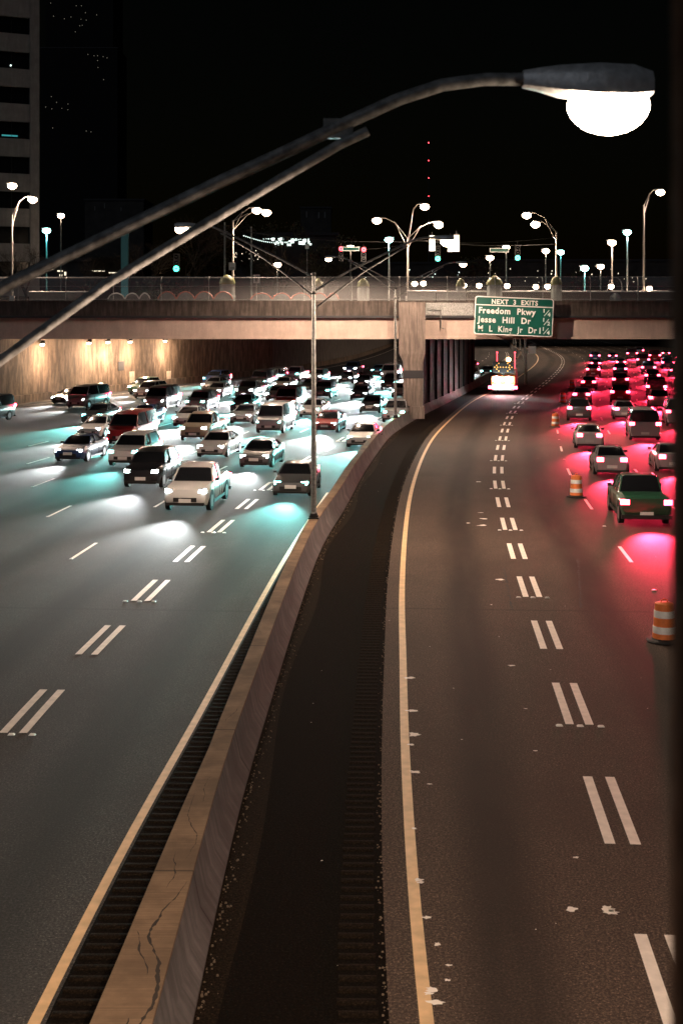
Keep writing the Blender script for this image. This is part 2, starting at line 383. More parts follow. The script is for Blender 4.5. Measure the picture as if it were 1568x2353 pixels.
# road studs: small domes
sm_ = MB(); sm_.loft([[(-.07, -.05, 0), (.07, -.05, 0), (.07, .05, 0), (-.07, .05, 0)], [(-.045, -.03, .028), (.045, -.03, .028), (.045, .03, .028), (-.045, .03, .028)]])
stud_me = sm_.mesh('road_stud', M['stud'])
studs = sorted([p for p in studs if 12 < p[0].y < 125], key=lambda p: p[0].y)
for p, which in studs:
    o = link('road_stud', stud_me, None, p)
    tag(o, f'small white raised reflective stud on the {which}', 'road stud', f'reflective studs on the {which}')
# dried white paint splashes beside the yellow line (irregular flat blots)
b = MB(); rs = random.Random(3)
def blot(p, rx, ry, z=.012):
    n = 14; o = len(b.v); b.v.append((p.x, p.y, z))
    for k in range(n):
        a = 2 * PI * k / n; q = rs.uniform(.45, 1.15); b.v.append((p.x + rx * q * math.cos(a), p.y + ry * q * math.sin(a), z))
    for k in range(n): b.f.append((o, o + 1 + k, o + 1 + (k + 1) % n))
for px, py, rx in [(940, 1558, .16), (944, 1634, .15), (950, 1689, .14), (944, 1712, .07), (953, 1775, .1), (987, 1803, .06), (951, 1905, .05), (962, 2024, .09), (966, 2029, .06), (980, 2110, .08),
                   (1005, 2172, .06), (1030, 2220, .05), (1028, 2254, .04), (992, 2275, .09), (1000, 2305, .13), (985, 2285, .07), (1104, 1178, .13), (1110, 1192, .2), (1075, 1202, .1), (1108, 1207, .16), (1097, 1208, .09),
                   (1098, 1107, .14), (1147, 1332, .2), (1174, 1530, .1), (1230, 1726, .06), (1207, 1629, .05), (1312, 2091, .1), (1322, 1972, .06), (1405, 2098, .12), (1395, 2090, .1), (1128, 1390, .04), (1060, 1700, .03)]:
    Y = CAMH * FPX / (py - HY); blot(Vector((X_at(px, Y), Y)), rx, rx * rs.uniform(.5, 1.1))
for i in range(70):
    u = rs.uniform(14, 90); p = R.at(u, rs.uniform(-7, 8)); r = rs.uniform(.008, .022); blot(p, r, r)
o = b.build('paint_litter', M['spat']); o['kind'] = 'stuff'

b = MB(); rk = random.Random(9)
for (xa, ya), (xb, yb), n_ in (((1158, 1308), (1176, 1400), 22), ((1328, 1285), (1334, 1395), 26)):
    for k in range(n_):
        f = k / (n_ - 1); px, py = xa + (xb - xa) * f, ya + (yb - ya) * f; Y = CAMH * FPX / (py - HY); x = X_at(px, Y); w_ = rk.uniform(.03, .10); h_ = rk.uniform(.08, .3)
        b.add([(x - w_, Y - h_ * .3, .0125), (x + w_ * .5, Y - h_ * .5, .0125), (x + rk.uniform(-.02, .04), Y + h_, .0125)], [(0, 1, 2)])
struct(b.build('road_surface_scuff', M['tyre']))
# ------------------------------------------------------------------ median barrier
bar = thing('median_barrier', 'long concrete median barrier, sodium lamp warmth coloured into its top, curving between the carriageways', 'barrier')
def profile_sweep(line, prof, u0, u1, name, m, parent, step=1.0, uvoff=0, widen=True):
    b = MB(); uvs = []; us = list(np.arange(u0, u1, step)) + [u1]; n = len(prof)
    d = [0]
    for i in range(1, n): d.append(d[-1] + math.hypot(prof[i][0] - prof[i - 1][0], prof[i][1] - prof[i - 1][1]))
    for u in us:
        wd = max(0, (22.8 - u)) * .036 if widen and u > 0 else (.82 if widen and u <= 0 else 0)
        for (o, z), dd in zip(prof, d): b.v.append(tuple(line.at(u, o - (wd if o < 0 else 0), z))); uvs.append((line.s_of(u), dd + uvoff))
    for i in range(len(us) - 1):
        for k in range(n - 1): b.f.append((i * n + k, i * n + k + 1, (i + 1) * n + k + 1, (i + 1) * n + k))
    b.f.append(tuple(range(n))); b.f.append(tuple((len(us) - 1) * n + k for k in range(n)))
    return b.build(name, m, parent, uvs=uvs, smooth=True, ang=25)
profile_sweep(MED, [(-.44, 0), (-.44, .07), (-.28, .32), (-.18, .79), (.18, .79), (.28, .32), (.44, .07), (.44, 0)], -30, 500, 'barrier_body', M['barr_side'], bar)
profile_sweep(MED, [(-.182, .775), (-.178, .812), (-.165, .82), (.165, .82), (.178, .812), (.182, .775)], -30, 500, 'barrier_top', M['barr_top'], bar)
# cracks on the top: thin dark jagged slots
CRK = mat('crack_dark', (.02, .014, .01), .95)
b = MB(); rc = random.Random(5)
for u0, u1, wd, x0_ in [(12.5, 17.6, .020, -.1), (18.3, 21.0, .006, 0), (15.1, 16.2, .012, -.02), (20.4, 21.6, .004, .05), (24.5, 25.6, .004, -.05), (31, 32.5, .005, .04), (17.4, 18.6, .007, -.12), (13.4, 14.2, .014, -.2), (38, 39, .006, 0)]:
    us = np.arange(u0, u1, .06); o = len(b.v); x = x0_; dr = 0
    for i, u in enumerate(us):
        dr = max(-.02, min(.02, dr + rc.uniform(-.012, .012))); x = max(-.34 if u < 17 else -.14, min(.13, x + dr + rc.uniform(-.01, .01)))
        ww = wd * (.12 + .88 * math.sin(PI * (i + .5) / len(us))) * rc.uniform(.25, 1.7)
        b.v += [tuple(MED.at(u, x - ww, .8215)), tuple(MED.at(u, x + ww * rc.uniform(.4, 1.3), .8215))]
    for i in range(len(us) - 1): b.f.append((o + 2 * i, o + 2 * i + 1, o + 2 * i + 3, o + 2 * i + 2))
    b.build('crack', CRK, bar); b = MB()

# ------------------------------------------------------------------ walls of the cutting, street level behind
def wall_line(line, off, th, u0, u1, z0, z1, name, m, parent=None, step=2.):
    b = MB(); uvs = []; us = list(np.arange(u0, u1, step)) + [u1]
    for u in us:
        for o, z in ((off, z0), (off, z1), (off + th, z1), (off + th, z0)): b.v.append(tuple(line.at(u, o, z))); uvs.append((line.s_of(u), z + (abs(o - off))))
    for i in range(len(us) - 1):
        for k in range(4): b.f.append((i * 4 + k, i * 4 + (k + 1) % 4, (i + 1) * 4 + (k + 1) % 4, (i + 1) * 4 + k))
    b.f.append((0, 1, 2, 3)); n = (len(us) - 1) * 4; b.f.append((n, n + 1, n + 2, n + 3))
    return b.build(name, m, parent, uvs=uvs)
rw = thing('retaining_wall', 'tall brown streaked concrete retaining wall behind the oncoming lanes', 'wall')
wall_line(WALL, -.6, .6, -30, 188, 0, 6.95, 'wall_panel', M['wall'], rw)
o = wall_line(WALL, -.6, .6, 188.02, 490, 0, 9.2, 'wall_panel', M['wall_blk'], rw); o['label'] = 'grey concrete block stretch of the wall'
wall_line(WALL, .02, .35, -30, 490, 0, .75, 'wall_kerb', M['wall'], rw)
def patch(name, px0, px1, py0, py1, Y, m):
    pass
# pale repaired squares and a recessed hatch on the wall
def on_wall(px):                                       # u on WALL under image column px
    us = np.arange(100, 300, .5); return float(us[np.argmin([abs((WALL.at(u, 0).x / WALL.at(u, 0).y) - (px - CX) / FPX) for u in us])])
for px, py0, py1, w_, m in [(301, 853, 885, 26, M['whiterim']), (389, 852, 875, 23, M['whiterim']), (278, 830, 851, 30, M['ledge'])]:
    u = on_wall(px); p = WALL.at(u, .0); z0, z1 = Z_at(py1, p.y), Z_at(py0, p.y); a = WALL.ang(u); hw = w_ / 2 / FPX * p.y
    b = MB(); b.box(0, .06, -hw / math.sin(PI / 2 - 0) * 1.0 * (1 / max(.3, math.sin(a) + .75)), hw * (1 / max(.3, math.sin(a) + .75)), z0, z1)
    mm = mat('patch', (.42, .36, .29), .8, nz=(3, .2)) if m is M['whiterim'] else m
    b.build('wall_hatch' if m is M['ledge'] else 'repair_patch', mm, rw, (p.x, p.y, 0)).rotation_euler = (0, 0, -a)
mw = thing('underpass_wall', 'dark ribbed concrete wall on the median under the overpass', 'wall')
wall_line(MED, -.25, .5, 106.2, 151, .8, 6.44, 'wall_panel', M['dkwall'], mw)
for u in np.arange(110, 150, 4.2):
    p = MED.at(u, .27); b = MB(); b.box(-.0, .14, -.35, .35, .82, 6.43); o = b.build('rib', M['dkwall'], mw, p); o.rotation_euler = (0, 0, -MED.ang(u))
rr = thing('side_wall', 'dark concrete wall along the far edge of the outbound lanes', 'wall')
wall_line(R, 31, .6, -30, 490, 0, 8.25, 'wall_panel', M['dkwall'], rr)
# street-level terrain both sides of the cutting
def plateau(pts, name):
    b = MB(); n = len(pts); b.v = [(x, y, 8.27) for x, y in pts] + [(x, y, -.02) for x, y in pts]
    b.f = [tuple(range(n))] + [(i, (i + 1) % n, n + (i + 1) % n, n + i) for i in range(n)]
    struct(b.build(name, M['soil']))
us = np.arange(-30, 491, 8)
plateau([tuple(WALL.at(u, -.62).xy) for u in us] + [(-900, 490), (-900, -30)], 'terrain')
plateau([tuple(R.at(u, 31.6).xy) for u in us] + [(900, 490), (900, -30)], 'terrain')
plateau([(-900, 492), (900, 492), (900, 1500), (-900, 1500)], 'terrain')

# ------------------------------------------------------------------ overpass
BY = 105.0
ov = thing('overpass', 'wide concrete road overpass with pale girder and stained parapet spanning both carriageways', 'bridge')
UVX = lambda c: (c.x, c.z + c.y)
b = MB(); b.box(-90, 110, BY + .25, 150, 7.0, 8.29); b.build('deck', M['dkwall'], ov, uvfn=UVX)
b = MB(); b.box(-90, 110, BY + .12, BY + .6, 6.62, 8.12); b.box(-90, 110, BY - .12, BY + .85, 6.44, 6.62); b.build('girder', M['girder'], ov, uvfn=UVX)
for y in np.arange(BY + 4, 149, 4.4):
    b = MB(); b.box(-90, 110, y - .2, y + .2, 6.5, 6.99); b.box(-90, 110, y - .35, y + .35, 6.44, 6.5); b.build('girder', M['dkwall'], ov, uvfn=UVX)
b = MB(); b.box(-90, 110, BY - .3, BY + .2, 8.125, 8.30); b.build('ledge', M['ledge'], ov)
b = MB(); b.box(-90, 110, BY - .12, BY + .2, 8.305, 9.50); b.box(-90, 110, BY - .17, BY + .25, 9.37, 9.503); b.build('parapet', M['parapet'], ov, uvfn=UVX)
b = MB(); b.box(-90, 110, 149.6, 150.0, 8.30, 9.3); b.build('parapet', M['parapet'], ov, uvfn=UVX)
# conduit and panel differences on the parapet
x0, x1 = X_at(1281, BY), X_at(1560, BY)
b = MB(); b.box(X_at(977, 104.7), X_at(1087, 104.7), BY - .2, BY - .121, 8.33, 9.34)
for xx in (1012,):
    b.tube([(X_at(xx, 104.7), BY - .28, Z_at(700, 104.7)), (X_at(xx, 104.7), BY - .28, Z_at(752, 104.7)), (X_at(xx + 8, 104.7), BY - .35, Z_at(754, 104.7))], .045, 6)
    b.tube([(X_at(990, 104.7), BY - .28, Z_at(712, 104.7)), (X_at(1014, 104.7), BY - .28, Z_at(712, 104.7))], .05, 6)
b.build('conduit', M['galv'], ov)
# pier
pr = thing('bridge_pier', 'stained concrete pier standing on the median barrier in front of the overpass', 'pier')
UVP = lambda c: (c.x + c.y, c.z)
b = MB(); x0, x1 = X_at(916, 104.1), X_at(975, 104.1)
b.box(x0, x1, 103.5, 104.69, Z_at(812, 104), Z_at(694, 104)); b.build('pier_head', M['pier'], pr, uvfn=UVP)
b = MB(); xa, xb = X_at(926, 104.1), X_at(970, 104.1); zt = Z_at(812, 104) - .004
b.loft([[(xa, 103.6, .2), (xb, 103.6, .2), (xb, 104.6, .2), (xa, 104.6, .2)], [(xa, 103.6, 4.6), (xb, 103.6, 4.6), (xb, 104.6, 4.6), (xa, 104.6, 4.6)], [(x0 + .02, 103.52, zt), (x1 - .02, 103.52, zt), (x1 - .02, 104.67, zt), (x0 + .02, 104.67, zt)]])
b.build('pier_shaft', M['pier'], pr, uvfn=UVP)
b = MB(); b.box(xa - .03, xb + .03, 103.57, 104.63, Z_at(868, 104), Z_at(850, 104)); b.build('pier_band', M['ledge'], pr)
b = MB(); b.box(xa - .12, xb + .12, 103.5, 104.7, .2, 1.15); b.build('pier_foot', M['pier'], pr, uvfn=UVP)

# ------------------------------------------------------------------ guide sign
def text_mesh(txt, size, align='LEFT', bold=.0, ext=.008):
    cu = bpy.data.curves.new('lettering', 'FONT'); cu.body = txt; cu.size = size; cu.align_x = align; cu.offset = bold; cu.extrude = ext; cu.resolution_u = 3
    cu.space_character = 1.12; cu.space_word = 1.1
    o = bpy.data.objects.new('lettering', cu); C.objects.link(o); bpy.context.view_layer.update()
    me = bpy.data.meshes.new_from_object(o.evaluated_get(bpy.context.evaluated_depsgraph_get())); me.name = 'lettering'
    bpy.data.objects.remove(o); return me
def rrect(w_, h_, r, z, n=6):
    pts = []
    for cx, cz, a0 in ((w_ / 2 - r, h_ / 2 - r, 0), (-w_ / 2 + r, h_ / 2 - r, PI / 2), (-w_ / 2 + r, -h_ / 2 + r, PI), (w_ / 2 - r, -h_ / 2 + r, 1.5 * PI)):
        for k in range(n + 1): a = a0 + PI / 2 * k / n; pts.append((cx + r * math.cos(a), z, cz + r * math.sin(a)))
    return pts
def plate(w_, h_, r, y0, y1):
    b = MB(); a = rrect(w_, h_, r, y0); c = rrect(w_, h_, r, y1); return b.loft([a, c])
SY = 103.3
gs = thing('highway_sign', 'green highway sign listing the next three exits, hung on the overpass girder', 'road sign', tuple(at(1179.5, 726.5, SY)))
gs.rotation_euler = (0, math.radians(2.4), 0)
SW, SH = 181 / FPX * SY, 88 / FPX * SY
plate(SW, SH, .22, 0, .06).build('sign_border', M['signwhite'], gs)
plate(SW - .16, SH - .16, .17, -.012, -.001).build('sign_panel', M['signgreen'], gs)
b = MB(); b.box(-SW / 2 + .08, SW / 2 - .08, -.018, -.0125, SH / 2 - .72, SH / 2 - .64); b.build('divider_line', M['signwhite'], gs)
def put(txt, x, z, size, align='LEFT', bold=.022, sx=1.):
    me = text_mesh(txt, size, align, bold); me.materials.clear(); me.materials.append(M['signwhite'])
    o = link('lettering', me, gs, (x, -.022, z), (PI / 2, 0, 0)); o.scale = (sx, 1, 1)
put('NEXT  3  EXITS', .02, SH / 2 - .57, .52, 'CENTER', .018, .92)
for i, (a_, w1, w2) in enumerate((('Freedom  Pkwy', '', '1/4'), ('Jesse  Hill  Dr', '', '1/2'), ('M  L  King  Jr  Dr', '1', '1/4'))):
    zz = SH / 2 - 1.33 - i * .71
    put(a_, -SW / 2 + .3, zz, .66, 'LEFT', .02 if i < 2 else .012, .95 if i < 2 else .84)
    xr = SW / 2 - .86
    if w1: put('1', xr - .30, zz, .64, 'LEFT', .02)
    put(w2[0], xr + .02, zz + .24, .38, 'LEFT', .02); put(w2[2], xr + .42, zz - .04, .40, 'LEFT', .02)
    b = MB(); b.box(-.028, .028, -.02, -.0125, -.30, .30, Matrix.Rotation(math.radians(38), 4, 'Y')); b.build('fraction_bar', M['signwhite'], gs, (xr + .33, 0, zz + .2))
for x in (-2.2, 0, 2.2): b = MB(); b.box(x - .06, x + .06, .07, 1.5, -1.2, -1.05); b.box(x - .06, x + .06, .07, .17, -1.3, 1.25); b.box(x - .06, x + .06, .07, 1.5, .9, 1.02); b.build('sign_bracket', M['signback'], gs)
# dark bracket shadow board beside the sign
# ------------------------------------------------------------------ luminaires and poles
UP = [(0, -1.95), (.6, -1.6), (1.23, -1.25), (1.99, -.88), (2.55, -.61), (2.88, -.46), (3.3, -.26), (3.61, -.12), (3.87, -.035), (4.13, 0), (4.42, 0)]
LO = [(0, -2.62), (.6, -2.15), (1.23, -1.68), (1.84, -1.24), (2.35, -.93), (2.9, -.60), (3.25, -.395), (3.42, -.315)]
def head_meshes():
    rings = []
    for x, hw, z0, z1 in ((0, .05, -.05, .05), (.10, .07, -.07, .065), (.22, .13, -.10, .075), (.45, .165, -.13, .085), (.66, .155, -.13, .075), (.78, .09, -.10, .04)):
        rings.append([(x, hw * c, (z0 + z1) / 2 + (z1 - z0) / 2 * s) for c, s in [(-1, -.8), (-.6, -1), (.6, -1), (1, -.8), (1, .3), (.55, 1), (-.55, 1), (-1, .3)]])
    b = MB().loft(rings); hm = b.mesh('lamp_housing', M['headgrey'], smooth=True, ang=50)
    b = MB(); rings = []
    for t, q in ((0, .86), (.12, .96), (.25, 1), (.4, .985), (.55, .92), (.7, .8), (.82, .65), (.91, .47), (.97, .27), (1, .08)):
        rings.append([(.52 + .25 * q * math.cos(a), .17 * q * math.sin(a), -.09 - .25 * t) for a in [2 * PI * k / 36 for k in range(36)]])
    b.loft(rings[::-1]); bm_ = lambda m: b.mesh('lamp_lens', m, smooth=True, ang=80)
    return hm, bm_(M['warm']), bm_(M['warmbig'])
HM, LENS, LENSBIG = head_meshes()
def arm(root, sgn, tilt, z_end, yaw, bright, energy, r=.038, lens=None, dz=0., lean=0., mt=None):
    """double-tube arm with luminaire; sgn=+1 towards local +x. z_end: height of the arm end"""
    mt = mt or M['galv_dk']
    e = link('lamp_arm', None, root, (0, 0, 0))
    del_ = e
    b = MB(); b.tube([(sgn * (.06 + u), 0, z_end + v + tilt * (u / 4.4 - 1) * 0) for u, v in UP], [r * 1.05] * len(UP), 12)
    a_ = b.build('lamp_arm', mt, root, smooth=True, ang=60); bpy.data.objects.remove(del_)
    b = MB(); b.tube([(sgn * (.06 + u), 0, z_end + v) for u, v in LO], [r * .8] * len(LO), 12); b.build('arm_brace', mt, a_, smooth=True, ang=60)
    b = MB(); b.box(sgn * 3.30 - .09, sgn * 3.30 + .09, -.02, .02, z_end - .36, z_end - .24); b.build('arm_clamp', M['galv'], a_)
    h = link('lamp_head', HM, root, (sgn * 4.42, 0, z_end), (0, 0, 0 if sgn > 0 else PI))
    link('lamp_lens', lens or LENS, h)
    lamp('SPOT', 'lamp_light', h, (.50, 0, -.32), energy, (1, .72, .53), .12, size=172, blend=.3)
    return h
def median_pole(px, py_base, Yp, X, zbase, ztop, zl, zr, yaw, label, e, r0=.105, r1=.07, lens=None, base=True):
    t = thing('light_pole', label, 'street light', (X, Yp, zbase), yaw, 'double armed light poles on the median barrier')
    b = MB(); b.tube([(0, 0, 0), (0, 0, ztop - zbase)], [r0, r1], 16); b.build('pole', M['galv'], t, smooth=True, ang=60)
    b = MB(); b.box(-.2, .2, -.17, .17, 0, .05)
    for sx in (-1, 1):
        for sy in (-1, 1): b.tube([(sx * .15, sy * .12, .04), (sx * .15, sy * .12, .12)], .02, 6)
    b.lathe([(r0 + .05, .05), (r0 + .04, .2), (r0 + .002, .24)], 12); b.build('base_plate', M['darkmetal'], t)
    b = MB(); 
    for zz in (ztop - zbase - .06, ztop - zbase - .74): b.lathe([(r1 + .03, zz - .05), (r1 + .045, zz), (r1 + .03, zz + .05)], 12)
    b.lathe([(r1 + .01, ztop - zbase), (.02, ztop - zbase + .05)], 12)
    b.build('arm_collar', M['darkmetal'], t)
    for s_, zz, en in ((-1, zl, e[0]), (1, zr, e[1])): arm(t, s_, 0, zz - zbase, yaw, 1, en, lens=lens)
    return t
PW = 2600
# pole beside the camera: only its arm and luminaire reach into the picture
median_pole(0, 0, 8.0, -3.32, .82, 9.35, 9.83, 9.83, 0, 'tubular double arm lamp closest to the camera, its arm curving across the black sky', (PW * .9, PW * 1.5), lens=LENSBIG, r1=.085)
median_pole(720, 1192, 48.9, -1.03, .82, 9.95, 11.75, 11.25, -.05, 'slim grey twin arm light pole on the barrier where the lanes open out', (PW * 1.8, PW * 2.2))
median_pole(907, 960, 96.5, 3.95, .82, 10.35, 12.65, 12.2, -.12, 'slim twin arm light pole on the barrier just before the bridge pier', (PW * 2.4, PW * 1.9))
for u, l_ in ((224, 'first twin arm light pole beyond the overpass on the median'), (272, 'second twin arm light pole beyond the overpass on the median'), (322, 'third twin arm light pole beyond the overpass, smallest in view')):
    p = MED.at(u); median_pole(0, 0, p.y, p.x, .82, 10.2, 12.0, 12.0, -MED.ang(u), l_, (PW * 1.5, PW * 1.8))
# sodium fixtures at the top of the retaining wall below the deck
fix = MB(); fix.box(-.28, .28, -.12, .12, 0, .16); fix.box(-.05, .05, -.1, .3, .1, .35); fixm = fix.mesh('wall_lamp_body', M['darkmetal'])
fl = MB(); fl.loft([[(-.24 * q, -.11 * q, -z), (.24 * q, -.11 * q, -z), (.24 * q, .11 * q, -z), (-.24 * q, .11 * q, -z)] for q, z in ((.5, .16), (.9, .1), (1, 0))]); flm = fl.mesh('wall_lamp_lens', M['warm'])
for px, py, wd in ((88, 786, 'first'), (195, 783, 'second'), (242, 781, 'third'), (290, 780, 'fourth'), (372, 778, 'fifth')):
    u = on_wall(px); p = WALL.at(u, .35); z = Z_at(py + 4, p.y)
    t = thing('wall_lamp', f'{wd} glowing sodium lamp from the dark end of the brown retaining wall', 'wall lamp', (p.x, p.y, z), -WALL.ang(u) - PI / 2, 'sodium lamps along the retaining wall')
    link('lamp_housing', fixm, t, (0, 0, .01)); link('lamp_lens', flm, t)
    lamp('POINT', 'lamp_light', t, (0, 1.7, -1.3), 850, (1, .68, .45), .2)

# street-level lamps -------------------------------------------------------------
def glow(col): return (1, .72, .53) if col == 'warm' else (.5, 1, .95)
HM2 = HM.copy()
def big_head(m):
    b = MB(); rings = []
    for t, q in ((0, .6), (.15, .9), (.4, 1), (.65, .88), (.88, .5), (1, .15)):
        rings.append([(.50 + .40 * q * math.cos(a), .34 * q * math.sin(a), -.04 - .50 * t) for a in [2 * PI * k / 14 for k in range(14)]])
    return b.loft(rings[::-1]).mesh('lamp_lens', m, smooth=True, ang=80)
BH = {'warm': big_head(M['warm']), 'teal': big_head(M['teal'])}
def street_lamp(lamps, pole_px, top_py, Y, label, base_z=8.3, r=.09, e=2200, group='street lamps above the overpass', kind='warm', mt='polewhite', box=False):
    """lamps: [(px,py)] luminaire pixels at distance Y"""
    px0 = X_at(pole_px, Y); zt = Z_at(top_py, Y)
    t = thing('street_lamp', label, 'street light', (px0, Y, base_z), 0, group)
    b = MB(); b.tube([(0, 0, 0), (0, 0, zt - base_z)], [r * 1.2, r * .75], 10); b.lathe([(r * 2, 0), (r * 2, .3), (r * 1.2, .5)], 10); b.build('pole', M[mt], t, smooth=True, ang=50)
    if box: b = MB(); b.box(-.2, .2, -.22, -.0, 1.1, 1.7); b.build('control_box', M['whiterim'], t)
    for (lx, ly) in lamps:
        q = at(lx, ly, Y) - Vector((px0, Y, base_z)); s_ = 1 if q.x > 0 else -1
        hx = q.x - s_ * .5; z = q.z + .2
        if abs(q.x) > .75:
            b = MB(); b.tube([(0, 0, zt - base_z - .9), (hx * .5, 0, z - .45), (hx * .85, 0, z - .05), (hx, 0, z)], .035, 6)
            b.tube([(0, 0, zt - base_z - .1), (hx * .55, 0, z - .28)], .025, 6); b.build('lamp_arm', M[mt], t, smooth=True, ang=60)
        else: hx = -s_ * .5; hx = 0 if abs(q.x) < .2 else hx
        h = link('lamp_head', HM, t, (hx if abs(q.x) > .2 else -.5, 0, z), (0, 0, 0 if s_ > 0 or abs(q.x) <= .2 else PI))
        link('lamp_lens', BH[kind], h)
        if e: lamp('SPOT', 'lamp_light', h, (.5, 0, -.62), e, glow(kind), .2, size=160, blend=.5)
    return t
street_lamp([(45, 425), (75, 457)], 28, 492, 112, 'twin headed warm street lamp in front of the tall tower', box=True)
street_lamp([(105, 528)], 107, 530, 128, 'teal street lamp on the pole beside the tower', kind='teal', mt='tealpaint', e=2200)
street_lamp([(590, 482), (612, 487)], 535, 505, 111, 'twin headed warm lamp on a pale pole carrying a small arrow sign', box=True)
street_lamp([(865, 505), (975, 473), (1007, 515)], 936, 545, 113, 'triple headed warm lamp on a pale pole above the bridge pier', box=True)
street_lamp([(878, 549)], 893, 548, 124, 'teal street lamp with cabinets on its pole, near the red signals', kind='teal', mt='galv', e=2000)
street_lamp([(1209, 493), (1229, 514)], 1277, 530, 113, 'twin headed warm lamp on a pale pole above the green exit sign', box=True)
street_lamp([(1516, 440)], 1478, 470, 118, 'lone high warm street lamp near the edge of the frame')
street_lamp([(1449, 532)], 1440, 534, 128, 'highest of the teal street lamps, on a grey pole', kind='teal', mt='galv', e=2000)
street_lamp([(1403, 556)], 1405, 558, 122, 'single warm post-top lamp between two teal street lamps')
street_lamp([(1342, 615)], 1342, 618, 126, 'low teal street lamp just past the green sign', kind='teal', mt='tealpaint', e=500)
street_lamp([(1253, 575)], 1253, 578, 140, 'small warm street lamp just beside the tall pole over the green sign', e=150, mt='galv')
street_lamp([(1125, 591)], 1125, 594, 138, 'small warm street lamp above the left half of the sign'.replace('left half of the sign', 'words NEXT 3 EXITS'), e=150, mt='galv')
street_lamp([(1160, 567)], 1162, 570, 146, 'small warm street lamp behind the street name board', e=150, mt='galv')
street_lamp([(1289, 578)], 1287, 580, 144, 'tiny teal lamp behind the tall pole over the green sign', kind='teal', e=100, mt='tealpaint')
street_lamp([(1381, 611)], 1379, 613, 146, 'tiny warm lamp between the low teal lamp and the post-top lamp', e=100, mt='galv')
street_lamp([(630, 607)], 637, 609, 142, 'small warm lamp standing alone over the red arches', e=150, mt='galv')
street_lamp([(803, 567)], 805, 570, 147, 'small warm lamp behind the street name board with red signals', e=100, mt='galv')
street_lamp([(143, 494)], 140, 497, 147, 'small warm lamp beyond the tower, above the teal lamp', e=100, mt='galv')
for px, py, l_ in ((952, 652, 'low warm bollard light behind the fence by the pier'), (972, 651, 'smaller of the two low lights behind the fence by the pier'), (1065, 656, 'low warm light behind the fence before the green sign'),
               (1100, 656, 'low warm light above the first letters of the green sign'), (1164, 657, 'low warm light over the middle of the green sign'), (1230, 659, 'low warm light over the end of the green sign'),
               (1257, 658, 'low warm light at the corner of the green sign'), (1403, 658, 'low warm light next to the big arched hoop'), (1491, 663, 'last low warm light along the overpass, beside the frame edge')):
    Y = 118; p = at(px, py, Y); t = thing('low_lamp', l_, 'street light', (p.x, Y, 8.3), 0, 'low lights along the overpass')
    b = MB(); b.tube([(0, 0, 0), (0, 0, p.z - 8.3 - .2)], .06, 8); b.lathe([(.2, p.z - 8.3 + .2), (.05, p.z - 8.3 + .32)], 10); b.build('post', M['darkmetal'], t)
    b = MB(); b.lathe([(.1, p.z - 8.3 - .2), (.24, p.z - 8.3 - .08), (.26, p.z - 8.3 + .08), (.18, p.z - 8.3 + .2)], 12); b.build('lamp_globe', M['warm'], t, smooth=True)

# ------------------------------------------------------------------ fence on the parapet
fx = [X_at(px, BY) for px in np.arange(-68, 1640, 109.5)]
fe = thing('parapet_fence', 'curved top wire mesh fence along the overpass parapet', 'fence')
prof = [(BY, 9.51), (BY, 10.9), (BY + .05, 11.15), (BY + .18, 11.32), (BY + .42, 11.42)]
b = MB(); n = len(prof)
for x in (fx[0], fx[-1]): b.v += [(x, y, z) for y, z in prof]
for k in range(n - 1): b.f.append((k, k + 1, n + k + 1, n + k))
b.build('mesh_panel', M['mesh'], fe, smooth=True)
pm = MB(); pm.tube([(0, 0, 9.5)] + [(0, y - BY, z) for y, z in prof[1:]], .035, 8); pm.box(-.1, .1, -.08, .08, 9.505, 9.53); pme = pm.mesh('fence_post', M['galv'], smooth=True)
for x in fx: link('fence_post', pme, fe, (x, BY, 0))
b = MB()
b.tube([(fx[0], BY, 9.62), (fx[-1], BY, 9.62)], .02, 6); b.tube([(fx[0], BY, 10.65), (fx[-1], BY, 10.65)], .018, 6); b.tube([(fx[0], BY + .42, 11.42), (fx[-1], BY + .42, 11.42)], .028, 6)
b.build('rail', M['galv'], fe)
